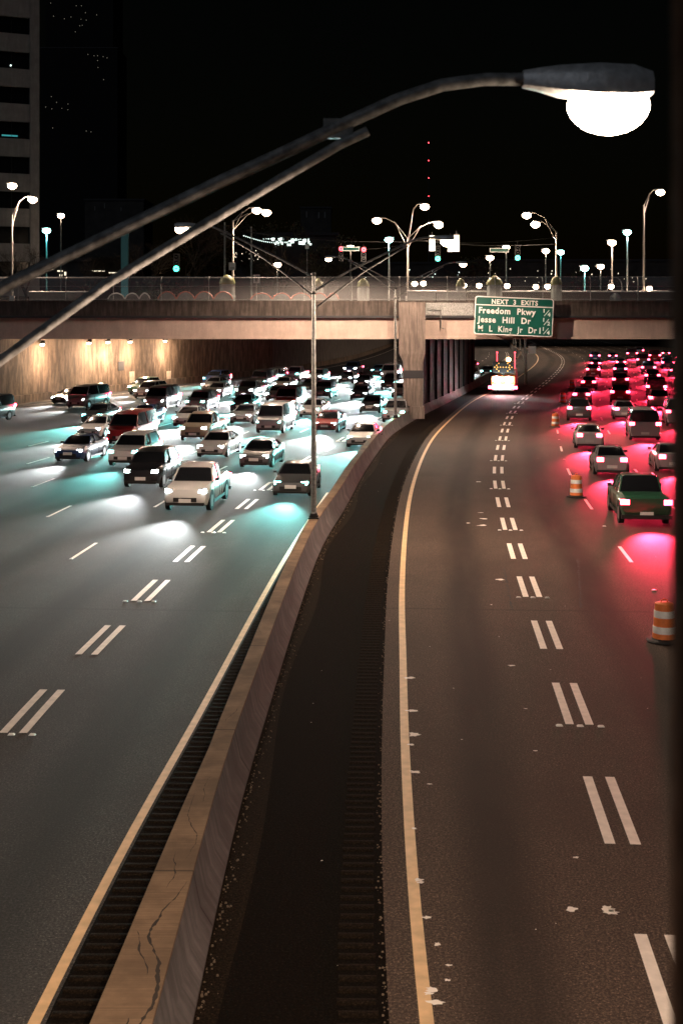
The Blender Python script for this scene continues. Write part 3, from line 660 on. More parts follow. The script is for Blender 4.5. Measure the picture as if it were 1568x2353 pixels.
# things on the deck behind the fence
def slab(px0, px1, py0, py1, Y, label, m='panelgrey', cap='whiterim'):
    p, q = at(px0, py0, Y), at(px1, py1, Y); t = thing('deck_barrier', label, 'barrier', (p.x, Y, 8.3))
    b = MB(); b.box(0, q.x - p.x, -.15, .15, 0, p.z - 8.3 - .09); b.build('barrier_panel', M[m], t)
    b = MB(); b.tube([(-.05, 0, p.z - 8.3 - .05), (q.x - p.x + .05, 0, p.z - 8.3 - .05)], .07, 8); b.build('barrier_rail', M[cap], t)
slab(68, 202, 669, 690, 107, 'short dark panel with a white rail, near the tower end of the overpass')
slab(935, 1000, 667, 690, 107.5, 'short brown panel with a pale rail beside the pier')
slab(1003, 1068, 668, 690, 107.5, 'pale railed panel between the pier and green sign')
slab(1072, 1600, 668, 690, 109, 'long brown panel with a bright white rail above the green sign', 'parapet')
def arches(pxs, zh, label, rim, Y=106.4):  # white and red rims hold the colour of passing lights
    x0 = X_at(pxs[0], Y); t = thing('scalloped_railing', label, 'railing', (x0, Y, 8.3)); top = []
    for a, c in zip(pxs[:-1], pxs[1:]):
        for k in range(9):
            s_ = k / 8; top.append((X_at(a + (c - a) * s_, Y) - x0, 0, 1.32 + zh * math.sin(PI * s_) ** .6))
    b = MB(); b.tube(top, .055, 8); b.build('railing_rim', M[rim], t, smooth=True)
    b = MB(); 
    for p in top: b.v += [(p[0], -.02, .1), (p[0], -.02, p[2])]
    for i in range(len(top) - 1): b.f.append((2 * i, 2 * i + 2, 2 * i + 3, 2 * i + 1))
    m_ = len(top)
    for p in top: b.v += [(p[0], .06, .1), (p[0], .06, p[2])]
    for i in range(m_ - 1): b.f.append((2 * m_ + 2 * i, 2 * m_ + 2 * i + 1, 2 * m_ + 2 * i + 3, 2 * m_ + 2 * i + 2))
    b.build('railing_panel', M['panelgrey'], t)
arches([247, 287, 320, 345], .5, 'white edged scalloped railing with three arches', 'whiterim')
arches([362, 405, 447, 490, 535], .62, 'scalloped railing, red passing light tinted into its rim, beside the domed jar', 'redrim')
arches([575, 625, 668, 715, 752, 778], .5, 'scalloped railing, red passing light tinted into its rim, in front of the slim poles', 'redrim')
def jar(px, py0, py1, wpx, label, m='jar', lid='copper'):
    Y = 108; p = at(px, py0, Y); h = p.z - 8.3; r = wpx / 2 / FPX * Y
    t = thing('domed_planter', label, 'planter', (p.x, Y, 8.3), 0, 'tall domed glass planters on the overpass')
    b = MB(); b.lathe([(r * .6, 0), (r * .95, .3), (r, h * .35), (r, h * .72), (r * .9, h * .78)], 16); b.build('planter_body', M[m], t, smooth=True)
    b = MB(); b.lathe([(r * 1.08, h * .78), (r * 1.1, h * .83), (r * .9, h * .92), (r * .45, h * .99), (.04, h * 1.02)], 16); b.build('planter_lid', M[lid], t, smooth=True)
    b = MB(); 
    for k in range(6): a = PI * k / 3; b.tube([(r * 1.02 * math.cos(a), r * 1.02 * math.sin(a), h * .3), (r * 1.02 * math.cos(a), r * 1.02 * math.sin(a), h * .78)], .025, 5)
    b.build('planter_bar', M['galv'], t)
jar(522, 632, 690, 34, 'pale glass domed planter beside the arrow sign pole')
jar(730, 640, 690, 24, 'narrow domed planter behind the slim median pole')
jar(834, 640, 690, 26, 'olive domed planter between the two median poles')
jar(1058, 640, 690, 20, 'thin domed planter to one side of the pier')
jar(1135, 634, 690, 34, 'wide domed planter above the word Freedom on the sign')
jar(1277, 634, 690, 24, 'domed planter at the foot of the pole above the sign')
t = thing('hoop_frame', 'tall arched metal hoop standing on the overpass', 'sculpture', (X_at(1412, 109), 109, 8.3))
b = MB(); b.tube([(-.55, 0, 0), (-.62, 0, 2.2)] + [(-.62 * math.cos(a), 0, 2.2 + 1.0 * math.sin(a)) for a in np.linspace(.2, PI - .2, 9)] + [(.62, 0, 2.2), (.55, 0, 0)], .05, 8); b.build('hoop', M['galv'], t, smooth=True)
b = MB(); b.lathe([(.5, 0), (.55, .8), (.5, 1.6), (.2, 1.9)], 14); b.build('hoop_core', M['jar'], t, smooth=True)
# signs / signals
def signal(px, py, Y, lit, label, hang=None, s=1.0, back=False):
    p = at(px, py, Y); t = thing('traffic_signal', label, 'traffic light', tuple(p), 0, 'traffic signals above the overpass')
    b = MB(); b.box(-.19 * s, .19 * s, -.1, .14, -.56 * s, .56 * s)
    for k in (-1, 0, 1): b.lathe([(.15 * s, -.05), (.15 * s, .05)], 10, (0, .0, k * .36 * s))
    b.build('signal_housing', M['whiterim' if back else 'darkmetal'], t)
    if not back:
        for k, nm in ((1, 'red_sig'), (0, 'glass'), (-1, 'green_sig')):
            on = (lit == 'red' and k == 1) or (lit == 'green' and k == -1)
            b = MB(); b.tube([(0, -.11, k * .36 * s), (0, -.17, k * .36 * s)], (.17 if on else .13) * s, 14); b.build('signal_lens', M[nm] if on else M['glass'], t)
    if hang: b = MB(); b.tube([(0, 0, .56 * s), (0, 0, .56 * s + hang)], .025, 6); b.build('hanger', M['darkmetal'], t)
signal(405, 603, 120, 'green', 'lone green signal over the planter boxes beside the warm lamp', 0, 1.5)
signal(783, 582, 118, 'red', 'red signal at the near end of the street name board', .3, 1.2)
signal(835, 584, 118, 'red', 'second red signal further along the same span as the board', .3, 1.2)
signal(1005, 582, 120, 'green', 'green signal beneath the brightest lamp cluster', .5, 1.3)
signal(1188, 580, 120, 'green', 'green signal with amber housing above the sign', .4, 1.3)
signal(992, 558, 116, '', 'signal head seen from behind, beside the pale triple lamp pole', .3, 1.2, True)
signal(1034, 560, 116, '', 'pale signal head seen from behind, first of a pair by the bright lamp', .3, 1.2, True)
signal(1048, 558, 116, '', 'pale signal head seen from behind, taller of a pair by the bright lamp', .3, 1.3, True)
sw = thing('span_wire', 'span wires holding the traffic signals above the overpass', 'cable')
b = MB(); 
for (a0, b0), (a1, b1), Y in (((745, 566), (936, 560), 118), ((936, 548), (1277, 560), 116), ((936, 552), (1277, 545), 120), ((535, 528), (936, 555), 116)):
    P, Q = at(a0, b0, Y), at(a1, b1, Y); b.tube([P + (Q - P) * k / 8 + Vector((0, 0, -.35 * math.sin(PI * k / 8))) for k in range(9)], .02, 5)
b.build('wire', M['darkmetal'], sw)
def board(px, py, wpx, hpx, Y, label, m='signwhite', txt=None, name='street_sign', post=None):
    p = at(px, py, Y); w_, h_ = wpx / FPX * Y, hpx / FPX * Y; t = thing(name, label, 'sign', tuple(p))
    b = MB(); b.box(-w_ / 2, w_ / 2, 0, .04, -h_ / 2, h_ / 2); b.build('sign_panel', M[m], t)
    if post: b = MB(); b.tube([(0, .08, h_ / 2), (0, .08, 8.3 - p.z)], .04, 6); b.build('post', M['galv'], t)
    return t, w_, h_
t, w_, h_ = board(806, 571, 40, 10, 117.5, 'white bordered street name board between two red signals', 'signwhite')
b = MB(); b.box(-w_ / 2 + .07, w_ / 2 - .07, -.012, -.002, -h_ / 2 + .06, h_ / 2 - .06); b.build('sign_face', M['signgreen'], t)
t, w_, h_ = board(1146, 574, 44, 10, 119, 'dark street name board next to the green signal over the sign', 'signwhite')
b = MB(); b.box(-w_ / 2 + .07, w_ / 2 - .07, -.012, -.002, -h_ / 2 + .06, h_ / 2 - .06); b.build('sign_face', M['signgreen'], t)
t, w_, h_ = board(533, 611, 15, 18, 110.6, 'small white sign with a black arrow on the pale lamp pole')
b = MB(); b.box(-.16, .10, -.01, -.002, -.17, -.12); b.add([(.08, -.01, -.22), (.2, -.01, -.145), (.08, -.01, -.07)], [(0, 1, 2)]); b.build('arrow', M['ledge'], t)
t, w_, h_ = board(589, 640, 15, 20, 108.5, 'small white signal ahead sign behind the fence', post=True)
b = MB(); b.box(-.09, .09, -.01, -.002, -.22, .22); b.build('symbol', M['ledge'], t)
for k, mm in ((.14, 'red_sig'), (0, 'amber_l'), (-.14, 'green_sig')):
    b = MB(); b.box(-.04, .04, -.016, -.011, k - .04, k + .04); m0 = {'red_sig': (.5, .03, .03), 'amber_l': (.6, .35, .02), 'green_sig': (.03, .4, .1)}[mm]; b.build('symbol', mat('printed_dot', m0, .5), t)
board(705, 565, 8, 12, 130, 'small pale notice on a thin post by the string of lights', post=True)
p = at(287, 560, 140); t = thing('pylon', 'tall teal pylon rising behind the lamp arms', 'pylon', (p.x, 140, 8.3))
b = MB(); b.box(-.37, .37, -.3, .3, 0, Z_at(518, 140) - 8.3); b.build('pylon_shaft', M['tealpaint'], t)
b = MB(); b.box(-.42, .42, -.35, .35, Z_at(518, 140) - 8.3, Z_at(518, 140) - 8.15); b.build('pylon_cap', M['darkmetal'], t)
for px, tp, l_ in ((516, 510, 'thin bare utility pole just before the arrow sign pole'), (577, 520, 'thin grey utility pole past the arrow sign pole')):
    t = thing('utility_pole', l_, 'pole', (X_at(px, 130), 130, 8.3)); b = MB(); b.tube([(0, 0, 0), (0, 0, Z_at(tp, 130) - 8.3)], [.12, .08], 8); b.build('pole', M['galv'], t, smooth=True)
    b = MB(); b.box(-.5, .5, -.04, .04, Z_at(tp, 130) - 8.7, Z_at(tp, 130) - 8.6); b.build('crossarm', M['bark'], t)
# string of festoon lights
t = thing('string_lights', 'drooping string of small white bulbs over the dark trees', 'string lights')
b = MB(); c_ = MB(); P, Q = at(560, 541, 150), at(690, 549, 165); pts = [P + (Q - P) * k / 30 + Vector((0, 0, -.6 * math.sin(PI * k / 30))) for k in range(31)]
c_.tube(pts, .02, 4); c_.build('cable', M['darkmetal'], t)
for q in pts: b.lathe([(.03, -.06), (.07, 0), (.03, .06)], 6, q)
b.build('bulb', M['litcool'], t)
# ------------------------------------------------------------------ trees and hedge behind
def bare_tree(px, Y, top_py, label, seed, group='bare trees behind the overpass', spread=1.):
    r_ = random.Random(seed); H_ = Z_at(top_py, Y) - 8.3
    t = thing('bare_tree', label, 'tree', (X_at(px, Y), Y, 8.28), 0, group)
    tr = MB(); cr = MB(); tr.tube([(0, 0, 0), (.05, 0, H_ * .18), (-.05, .05, H_ * .38)], [.2, .16, .12], 8); tr.build('trunk', M['bark'], t, smooth=True)
    def br(p, d, l, r, dep):
        mid = p + d * l * .5 + Vector((r_.gauss(0, .06), r_.gauss(0, .06), 0)) * l; q = mid + (d + Vector((r_.gauss(0, .15), r_.gauss(0, .15), .1))).normalized() * l * .5
        cr.tube([p, mid, q], [r, r * .8, r * .6], 4 if dep > 1 else 6, cap=False)
        if dep < 5:
            for k in range(r_.choice((2, 3, 3))): br(mid.lerp(q, r_.uniform(.3, 1)), (d + Vector((r_.gauss(0, .55), r_.gauss(0, .55), r_.gauss(.12, .3))) * spread).normalized(), l * r_.uniform(.6, .82), r * .6, dep + 1)
    for k in range(5):
        a = r_.uniform(0, 2 * PI); br(Vector((0, 0, H_ * r_.uniform(.2, .38))), Vector((math.cos(a) * .6, math.sin(a) * .6, 1)).normalized(), H_ * .26, .08, 0)
    cr.build('crown', M['bark'], t)
bare_tree(432, 146, 470, 'tall bare tree lit brown behind the warm lamp', 1)
bare_tree(285, 148, 560, 'bushy bare tree beside the teal pylon', 2)
bare_tree(205, 146, 575, 'low bare tree between teal lamp and pylon', 3)
bare_tree(340, 149, 540, 'bare tree beyond the pylon, before the green signal', 4)
bare_tree(60, 148, 560, 'bare tree at the foot of the tower', 5)
bare_tree(650, 148, 535, 'bare tree under the string of lights', 6)
t = thing('hedge', 'low clipped hedge behind the mesh fence near the green signal', 'hedge', (X_at(370, 138), 138, 8.3))
b = MB(); rh = random.Random(8)
for i in range(1500):
    c = Vector((rh.uniform(-2.6, 2.6), rh.uniform(-.6, .6), rh.uniform(.2, 3.4 + .3 * math.sin(i))))
    a = Vector((rh.gauss(0, 1), rh.gauss(0, 1), rh.gauss(0, 1))).normalized() * .13; e_ = a.cross(Vector((rh.gauss(0, 1), rh.gauss(0, 1), 1))).normalized() * .1
    b.add([c - a, c + e_, c + a, c - e_], [(0, 1, 2, 3)])
b.build('foliage', M['leaf'], t)
def tree(px, Y, top_py, w_, label, seed):
    r_ = random.Random(seed); H_ = Z_at(top_py, Y) - 8.3; t = thing('tree', label, 'tree', (X_at(px, Y), Y, 8.28), 0, 'dark leafy trees beyond the overpass')
    b = MB(); b.tube([(0, 0, 0), (.1, 0, H_ * .5), (0, .1, H_ * .8)], [.3, .2, .08], 8); b.build('trunk', M['bark'], t, smooth=True)
    b = MB(); cl = [Vector((r_.gauss(0, w_ * .32), r_.gauss(0, w_ * .3), H_ * r_.uniform(.35, .92))) for k in range(22)]
    for i in range(2600):
        c = r_.choice(cl) + Vector((r_.gauss(0, .6), r_.gauss(0, .6), r_.gauss(0, .5)))
        a = Vector((r_.gauss(0, 1), r_.gauss(0, 1), r_.gauss(0, 1))).normalized() * .2; e_ = a.cross(Vector((r_.gauss(0, 1), r_.gauss(0, 1), 1))).normalized() * .14
        b.add([c - a, c + e_, c + a, c - e_], [(0, 1, 2, 3)])
    b.build('crown', M['leaf'], t)
tree(600, 210, 500, 6, 'broad dark tree in front of the lit parking deck', 11)
tree(745, 205, 535, 5, 'dark tree behind the lamp of the second median pole', 12)
tree(470, 200, 480, 6, 'dark tree rising behind the arrow sign pole', 13)
tree(1350, 230, 600, 7, 'dark tree beyond the low teal lamp', 14)
tree(1090, 220, 590, 6, 'dark tree beyond the brightest lamp over the pier', 15)
# ------------------------------------------------------------------ buildings
tw = thing('office_tower', 'tall pale concrete office tower with dark ribbon windows at the frame edge', 'building', (X_at(90, 152), 152, 8.27), 0)
A = math.radians(25); ux, uy = -math.cos(A), -math.sin(A)      # along the facade, towards the viewer
TW, TH = 15., 64.
MT = Matrix(((ux, math.sin(A), 0, 0), (uy, -math.cos(A), 0, 0), (0, 0, 1, 0), (0, 0, 0, 1)))   # local (along, outward, up)
# local y>0 must face the camera
if (MT @ Vector((0, 1, 0))).y > 0: MT = Matrix(((ux, -math.sin(A), 0, 0), (uy, math.cos(A), 0, 0), (0, 0, 1, 0), (0, 0, 0, 1)))
def outward(v): return MT @ v
oy = 1 if (MT @ Vector((0, 1, 0))).y < 0 else -1
uvT = lambda c: (c.x * ux + c.y * uy, c.z)
b = MB(); b.box(.2, TW, -12 * oy, -.5 * oy, 0, TH, MT); b.build('wall', M['brick'], tw)
b = MB(); b.box(0, 1.05, -12 * oy, .12 * oy, 0, TH + 1, MT); b.build('corner_column', M['plaster'], tw, uvfn=uvT)
zt0 = Z_at(42, 152) - 8.27; fl_h = 4.01
k = 0
for i in range(-5, 9):
    z1 = zt0 - i * fl_h; z0 = z1 - 1.95
    if z1 > TH: continue
    b = MB(); b.box(1.06, TW, -.45 * oy, 0, z1 - fl_h if False else z0 - (fl_h - 1.95) + .0, z0, MT); b.build('spandrel', M['plaster'], tw, uvfn=uvT)
    b = MB(); b.box(1.06, TW, -.45 * oy, .05 * oy, z0 - .5, z0 - .42, MT)
    for j in range(7):
        xa = 1.1 + j * 1.98; lit = (i in (6, 7) and j in (1, 2)) 
        b2 = MB(); b2.box(xa + .03, xa + 1.93, -.42 * oy, -.36 * oy, z0 + .03, z1 - .03, MT)
        wn = b2.build('window', M['glass'], tw)
        b3 = MB(); b3.box(xa - .03, xa + .03, -.40 * oy, -.28 * oy, z0, z1, MT); b3.build('mullion', M['darkmetal'], wn)
    if i == 1: b4 = MB(); b4.lathe([(.05, -.09), (.1, 0), (.05, .09)], 8, MT @ Vector((3.2, -.2 * oy, z0 + .35))); b4.build('ceiling_lamp', M['litcool'], tw)
    if i == 3:
        b4 = MB(); b4.box(2.4, 4.2, -.33 * oy, -.28 * oy, z0 + .25, z0 + .42, MT); b4.build('window_sign', mat('window_glow', (.1, .6, .6), .4, emis=(.1, .7, .75), es=.35), tw)
def block(name, px0, px1, top_py, Y, dep, label, lits, m='brick', wm='lit', cols=None, rows=None):
    x0, x1 = X_at(px0, Y), X_at(px1, Y); H_ = Z_at(top_py, Y) - 8.27
    t = thing(name, label, 'building', (x0, Y, 8.27)); b = MB(); b.box(0, x1 - x0, 0, dep, 0, H_); b.build('wall', M[m], t)
    b = MB(); b.box(-.3, x1 - x0 + .3, -.3, dep, H_, H_ + .6); b.build('roof', M['ledge'], t)
    for (px, py, wp, hp) in lits:
        q = at(px, py, Y); ww, hh = wp / FPX * Y / 2, hp / FPX * Y / 2
        b = MB(); b.box(-ww, ww, -.08, -.01, -hh, hh); b.build('window', M[wm], t, (q.x - x0, 0, q.z - 8.27))
    return t
rb = random.Random(21)
pts = [(x, y, 1.1, 1.5) for x, y in [(208 * .32 + 50, 6), (175, 12), (187, 12), (196, 28), (123, 36), (148, 42), (163, 38), (186, 43), (198, 45), (222, 33), (183, 58), (189, 57), (173, 72)]]
block('distant_tower', 105, 260, -60, 900, 40, 'unlit high-rise with a scatter of faint lit windows high behind the tower', pts, m='night', wm='litfaint')
pts = [(x, y, 1.1, 1.6) for x, y in [(202, 124), (216, 127), (224, 127), (237, 129), (246, 132), (224, 138), (225, 154), (238, 182), (118, 221), (130, 234), (156, 238), (119, 249), (142, 248), (156, 251), (105, 245), (198, 300), (209, 302), (121, 293)]]
block('distant_tower', 92, 270, 110, 700, 30, 'lower unlit high-rise with faint dots of light beside the pale tower', pts, m='night', wm='litfaint')
pts = [(218, 478, 2, 10), (240, 472, 2, 12), (278, 480, 2, 9), (704, 490, 2.5, 12), (732, 492, 2.5, 12), (746, 491, 2.5, 12)]
pts = [p for p in pts if p[0] < 400]
block('distant_block', 195, 330, 460, 420, 20, 'dim block with narrow lit slots behind the teal lamp', pts, wm='panelgrey')
block('distant_block', 690, 760, 478, 430, 20, 'dim block with narrow grey window slots behind the string of lights', [(704, 492, 3, 14), (732, 494, 3, 14), (746, 493, 3, 14)], wm='panelgrey')
pts = [(rb.uniform(625, 720), rb.uniform(548, 562), rb.uniform(2, 9), rb.uniform(2, 7)) for k in range(26)] + [(605 + k * 6, 548, 3, 2) for k in range(5)]
block('parking_deck', 560, 775, 540, 260, 20, 'long low building with a bright white lit floor behind bare trees', pts, wm='litcool')
pts = [(rb.uniform(540, 602), rb.uniform(575, 600), 2, 2) for k in range(18)]
block('corner_building', 540, 625, 566, 240, 14, 'dark corner building dotted with warm lights behind the thin poles', pts, wm='lit')
pts = [(138, 622, 12, 3), (150, 628, 4, 8), (140, 632, 6, 5), (225, 622, 30, 2), (260, 626, 20, 2), (120, 618, 5, 2)]
block('corner_building', 95, 300, 600, 200, 14, 'low dark building with a lit strip below the teal lamp', pts, wm='lit')
pts = [(rb.uniform(1100, 1530), rb.uniform(610, 648), rb.uniform(1, 3), rb.uniform(1, 3)) for k in range(30)]
block('corner_building', 1095, 1600, 600, 330, 20, 'long dark building with scattered lights behind the green sign', pts, wm='lit')
pts = [(rb.uniform(640, 1080), rb.uniform(612, 640), rb.uniform(1, 3), rb.uniform(1, 3)) for k in range(20)]
block('corner_building', 640, 1080, 606, 340, 20, 'long dark building with scattered lights behind the pier', pts, wm='litcool')
# radio mast
t = thing('radio_mast', 'slender radio mast with four red beacons high over the pier', 'mast', (X_at(984, 1200), 1200, 8.27)); zt = Z_at(322, 1200) - 8.27
b = MB(); b.tube([(0, 0, 0), (0, 0, zt)], [.8, .3], 6); b.build('mast', M['ledge'], t)
for py in (327, 368, 408, 450):
    b = MB(); z = Z_at(py, 1200) - 8.27; b.lathe([(.2, z - .6), (.6, z), (.2, z + .6)], 8); b.build('beacon', M['red_sig'], t)

# ------------------------------------------------------------------ drums
DR = thing('traffic_barrel', '', 'traffic barrel', (0, 0, 0), 0, 'orange and white barrels closing the lane')
prof = [(.30, .05), (.295, .22), (.285, .225), (.28, .42), (.272, .425), (.268, .62), (.258, .625), (.252, .82), (.243, .825), (.235, .98), (.18, 1.0)]
b = MB(); b.lathe(prof, 28); b.build('drum_body', M['orange'], DR, smooth=True, ang=40)
for z0, z1, r0, r1 in ((.23, .41, .2875, .283), (.63, .81, .2605, .2555)):
    b = MB(); b.lathe([(r0 + .002, z0), (r0 + .004, z0 + .01), (r1 + .004, z1 - .01), (r1 + .002, z1)], 28); b.build('reflective_band', M['reflect'], DR, smooth=True, ang=40)
b = MB(); b.tube([(-.09, 0, .99), (-.08, 0, 1.06), (0, 0, 1.085), (.08, 0, 1.06), (.09, 0, .99)], .018, 8); b.build('handle', M['orange'], DR, smooth=True)
b = MB(); b.lathe([(.46, .012), (.47, .03), (.44, .06), (.33, .075), (.31, .10)], 10); b.build('rubber_base', M['rubber'], DR)
for i, (px, py, l_) in enumerate([(1525, 1474, 'largest orange barrel with two white bands, closest to the camera'), (1323, 1142, 'second orange barrel out, alone on the open asphalt'),
                  (1275, 981, 'third orange barrel out, at the edge of the bridge shade'), (1292, 926, 'fourth orange barrel, in the dark under the overpass'), (1313, 893, 'smallest and farthest orange barrel under the overpass')]):
    Y = CAMH * FPX / (py - HY); o = DR if i == 0 else copy_tree(DR); o['label'] = l_; o.location = (X_at(px, Y), Y, .008); o.rotation_euler = (0, 0, i * .7 + .2)

# ------------------------------------------------------------------ vehicles
def ring(y, w0, w1, w2, z0, z1, z2, z3):
    return [(-w0, y, z0), (-w1, y, z1), (-w1 * .985, y, z2), (-w2, y, z3), (w2, y, z3), (w1 * .985, y, z2), (w1, y, z1), (w0, y, z0)]
SPEC = {  # body stations: (y, halfwidth, z_low, z_shoulder, z_top) ; cabin: (y, base hw, roof hw, zb, zt)
 'sedan': dict(body=[(2.32, .62, .34, .5, .56), (2.26, .78, .25, .6, .70), (2.0, .87, .2, .66, .79), (1.2, .90, .2, .76, .92), (.8, .90, .2, .80, .97), (-1.2, .90, .2, .82, 1.0), (-1.8, .89, .2, .84, 1.05), (-2.2, .84, .24, .82, 1.03), (-2.32, .74, .36, .62, .9)],
      cab=[(.95, .78, .95, .97), (.25, .62, .96, 1.36), (-.1, .60, .98, 1.42), (-.8, .59, 1.0, 1.40), (-1.75, .72, 1.03, 1.06)], hl=(2.2, .62, .67), tl=(-2.31, .60, .88), wb=(1.4, -1.38), wr=.33),
 'suv': dict(body=[(2.32, .66, .42, .62, .74), (2.26, .82, .3, .74, .9), (2.0, .92, .26, .86, 1.02), (1.1, .94, .26, .95, 1.10), (.8, .94, .26, .98, 1.14), (-1.9, .94, .26, 1.0, 1.16), (-2.28, .90, .3, .98, 1.14), (-2.36, .84, .42, .8, 1.0)],
      cab=[(1.0, .84, 1.1, 1.14), (.45, .72, 1.13, 1.62), (.1, .70, 1.14, 1.72), (-1.8, .69, 1.15, 1.70), (-2.25, .78, 1.13, 1.2)], hl=(2.22, .66, .86), tl=(-2.35, .74, 1.05), wb=(1.42, -1.42), wr=.38),
 'pickup': dict(body=[(2.7, .70, .46, .66, .80), (2.62, .88, .34, .8, .98), (2.3, .96, .3, .9, 1.10), (1.3, .97, .3, .98, 1.16), (.9, .97, .3, 1.0, 1.18), (-.9, .97, .3, 1.0, 1.18), (-2.6, .96, .34, 1.0, 1.18), (-2.7, .93, .5, .9, 1.12)],
      cab=[(1.15, .86, 1.15, 1.18), (.6, .74, 1.16, 1.7), (.2, .72, 1.17, 1.82), (-.7, .72, 1.17, 1.8), (-.95, .82, 1.16, 1.22)], hl=(2.6, .72, .92), tl=(-2.69, .84, .98), wb=(1.75, -1.65), wr=.42),
 'van': dict(body=[(2.5, .70, .42, .66, .80), (2.42, .88, .3, .84, 1.0), (2.1, .96, .26, .96, 1.16), (1.6, .97, .26, 1.1, 1.3), (-2.4, .97, .26, 1.1, 1.3), (-2.55, .93, .36, 1.0, 1.28)],
      cab=[(1.9, .88, 1.2, 1.28), (1.3, .80, 1.28, 1.92), (.9, .79, 1.28, 2.05), (-2.3, .79, 1.28, 2.05), (-2.5, .84, 1.26, 1.9)], hl=(2.4, .70, .86), tl=(-2.54, .86, 1.15), wb=(1.6, -1.6), wr=.36)}
LIGHTS = {}
def make_vehicle(kind, front, lens):
    s_ = SPEC[kind]; t = link(kind, None)
    b = MB(); b.loft([ring(y, hw * .9, hw, hw * .86, zl, (zl + zs) / 2, zs, zt) for y, hw, zl, zs, zt in s_['body']]); b.build('body', PAINT['silver'], t, smooth=True, ang=38)
    cab = s_['cab']; rings = []
    for y, hw, zb, zt in cab: rings.append([(-hw - (zt - zb) * .28 * (hw < .8), y, zb - .06), (-hw, y, zt - .05), (-hw * .8, y, zt), (hw * .8, y, zt), (hw, y, zt - .05), (hw + (zt - zb) * .28 * (hw < .8), y, zb - .06)])
    b = MB(); b.loft(rings); b.build('windows', M['glass'], t, smooth=True, ang=40)
    b = MB(); rf = cab[1:-1]
    b.loft([[(-hw * 1.01, y, zt - .06), (-hw * .82, y, zt + .012), (hw * .82, y, zt + .012), (hw * 1.01, y, zt - .06)] for y, hw, zb, zt in rf])
    for sx in (-1, 1):
        for i, j in ((0, 1), (-1, -2)): 
            a, c = cab[i], cab[j]; b.tube([(sx * (a[1] + .02), a[0], a[2] - .02), (sx * (c[1] * .99), c[0], c[3] - .03)], .035, 5)
        mid = cab[2]; b.tube([(sx * (mid[1] + (mid[3] - mid[2]) * .28), -.25, mid[2] - .02), (sx * mid[1], -.25, mid[3] - .03)], .03, 5)
    b.build('roof', PAINT['silver'], t, smooth=True, ang=40)
    hw = s_['body'][3][1]; wr = s_['wr']
    wm = MB(); wm.v = []; wm.tube([(-.1, 0, 0), (.1, 0, 0)], wr, 18); wme = wm.mesh('tyre', M['tyre']); rm = MB(); rm.tube([(-.105, 0, 0), (.105, 0, 0)], wr * .62, 10); rme = rm.mesh('rim', M['rim'])
    for y in s_['wb']:
        for sx in (-1, 1): wo = link('wheel', wme, t, (sx * (hw - .09), y, wr)); link('rim', rme, wo)
    bs = s_['body']; f0, r0_ = bs[0], bs[-1]
    b = MB(); b.box(-f0[1] - .12, f0[1] + .12, f0[0] - .16, f0[0] + .035, bs[1][2] - .02, f0[2] - .02); b.build('bumper', M['darkmetal'], t); b = MB()
    b.box(-r0_[1] - .05, r0_[1] + .05, r0_[0] - .035, r0_[0] + .1, bs[-2][2] - .02, r0_[2] - .02); b.build('bumper', M['darkmetal'], t)
    for sx in (-1, 1): b = MB(); b.box(*sorted((sx * (hw - .02), sx * (hw + .012))), s_['wb'][1] + wr + .06, s_['wb'][0] - wr - .06, .17 + bs[3][2] - .2, .30 + bs[3][2] - .2); b.build('side_skirt', M['darkmetal'], t)
    for yy in s_['wb']:
        for sx in (-1, 1):
            b = MB(); o = 0; n_ = 12
            for rr_ in (wr * .95, wr * 1.17):
                for k in range(n_ + 1): a = PI * k / n_; b.v.append((sx * (hw + .006), yy + rr_ * math.cos(a), wr + rr_ * math.sin(a)))
            for k in range(n_): b.f.append((o + k, o + k + 1, o + n_ + 2 + k, o + n_ + 1 + k))
            b.build('wheel_arch', M['tyre'], t)
    dy = [cab[0][0] - .1, cab[2][0] - .28, cab[-1][0] + .45]
    b = MB()
    for sx in (-1, 1):
        for yy in dy: b.box(*sorted((sx * (hw - .01), sx * (hw + .005))), yy - .012, yy + .012, bs[3][2] + .15, bs[4][3] + .0)
    b.box(-hw * .8, hw * .8, cab[0][0] + .02, cab[0][0] + .05, bs[4][4] - .012, bs[4][4] + .006)
    b.build('door_seam', M['tyre'], t)
    y, hx, hz = s_['hl']; b = MB(); b.loft([[(-.17, -.12, -.07), (.17, -.12, -.07), (.17, -.12, .08), (-.17, -.12, .08)], [(-.14, .06, -.055), (.14, .06, -.055), (.12, .0, .06), (-.12, .0, .06)]]); hm = b.mesh('headlight', lens if front else M['glass'])
    for sx in (-1, 1): link('headlight', hm, t, (sx * hx, y + .02, hz))
    y, tx, tz = s_['tl']; b = MB(); b.box(-.17, .17, -.05, .05, -.1, .1); tm = b.mesh('tail_light', M['red_l'])
    for sx in (-1, 1): link('tail_light', tm, t, (sx * tx, y + .03, tz))
    b = MB(); b.box(-.26, .26, -.015, .015, -.08, .08); pm_ = b.mesh('number_plate', M['plate'])
    yy = s_['body'][-1][0] if not front else s_['body'][0][0]
    link('number_plate', pm_, t, (0, yy + (.015 if front else -.015), .52))
    b = MB(); b.box(-.5, .5, -.02, .02, -.09, .09); link('grille', b.mesh('grille', M['darkmetal']), t, (0, s_['body'][0][0] + .0 if front else s_['body'][0][0], s_['body'][0][2] + .1))
    b = MB(); b.loft([[(-.09, -.05, -.06), (.09, -.05, -.06), (.09, -.05, .06), (-.09, -.05, .06)], [(-.06, .06, -.04), (.06, .06, -.04), (.06, .06, .04), (-.06, .06, .04)]]); mm_ = b.mesh('wing_mirror', M['darkmetal'])
    for sx in (-1, 1): link('wing_mirror', mm_, t, (sx * (hw + .06), cab[0][0] - .25, cab[0][2] + .08))
    return t
protos = {}
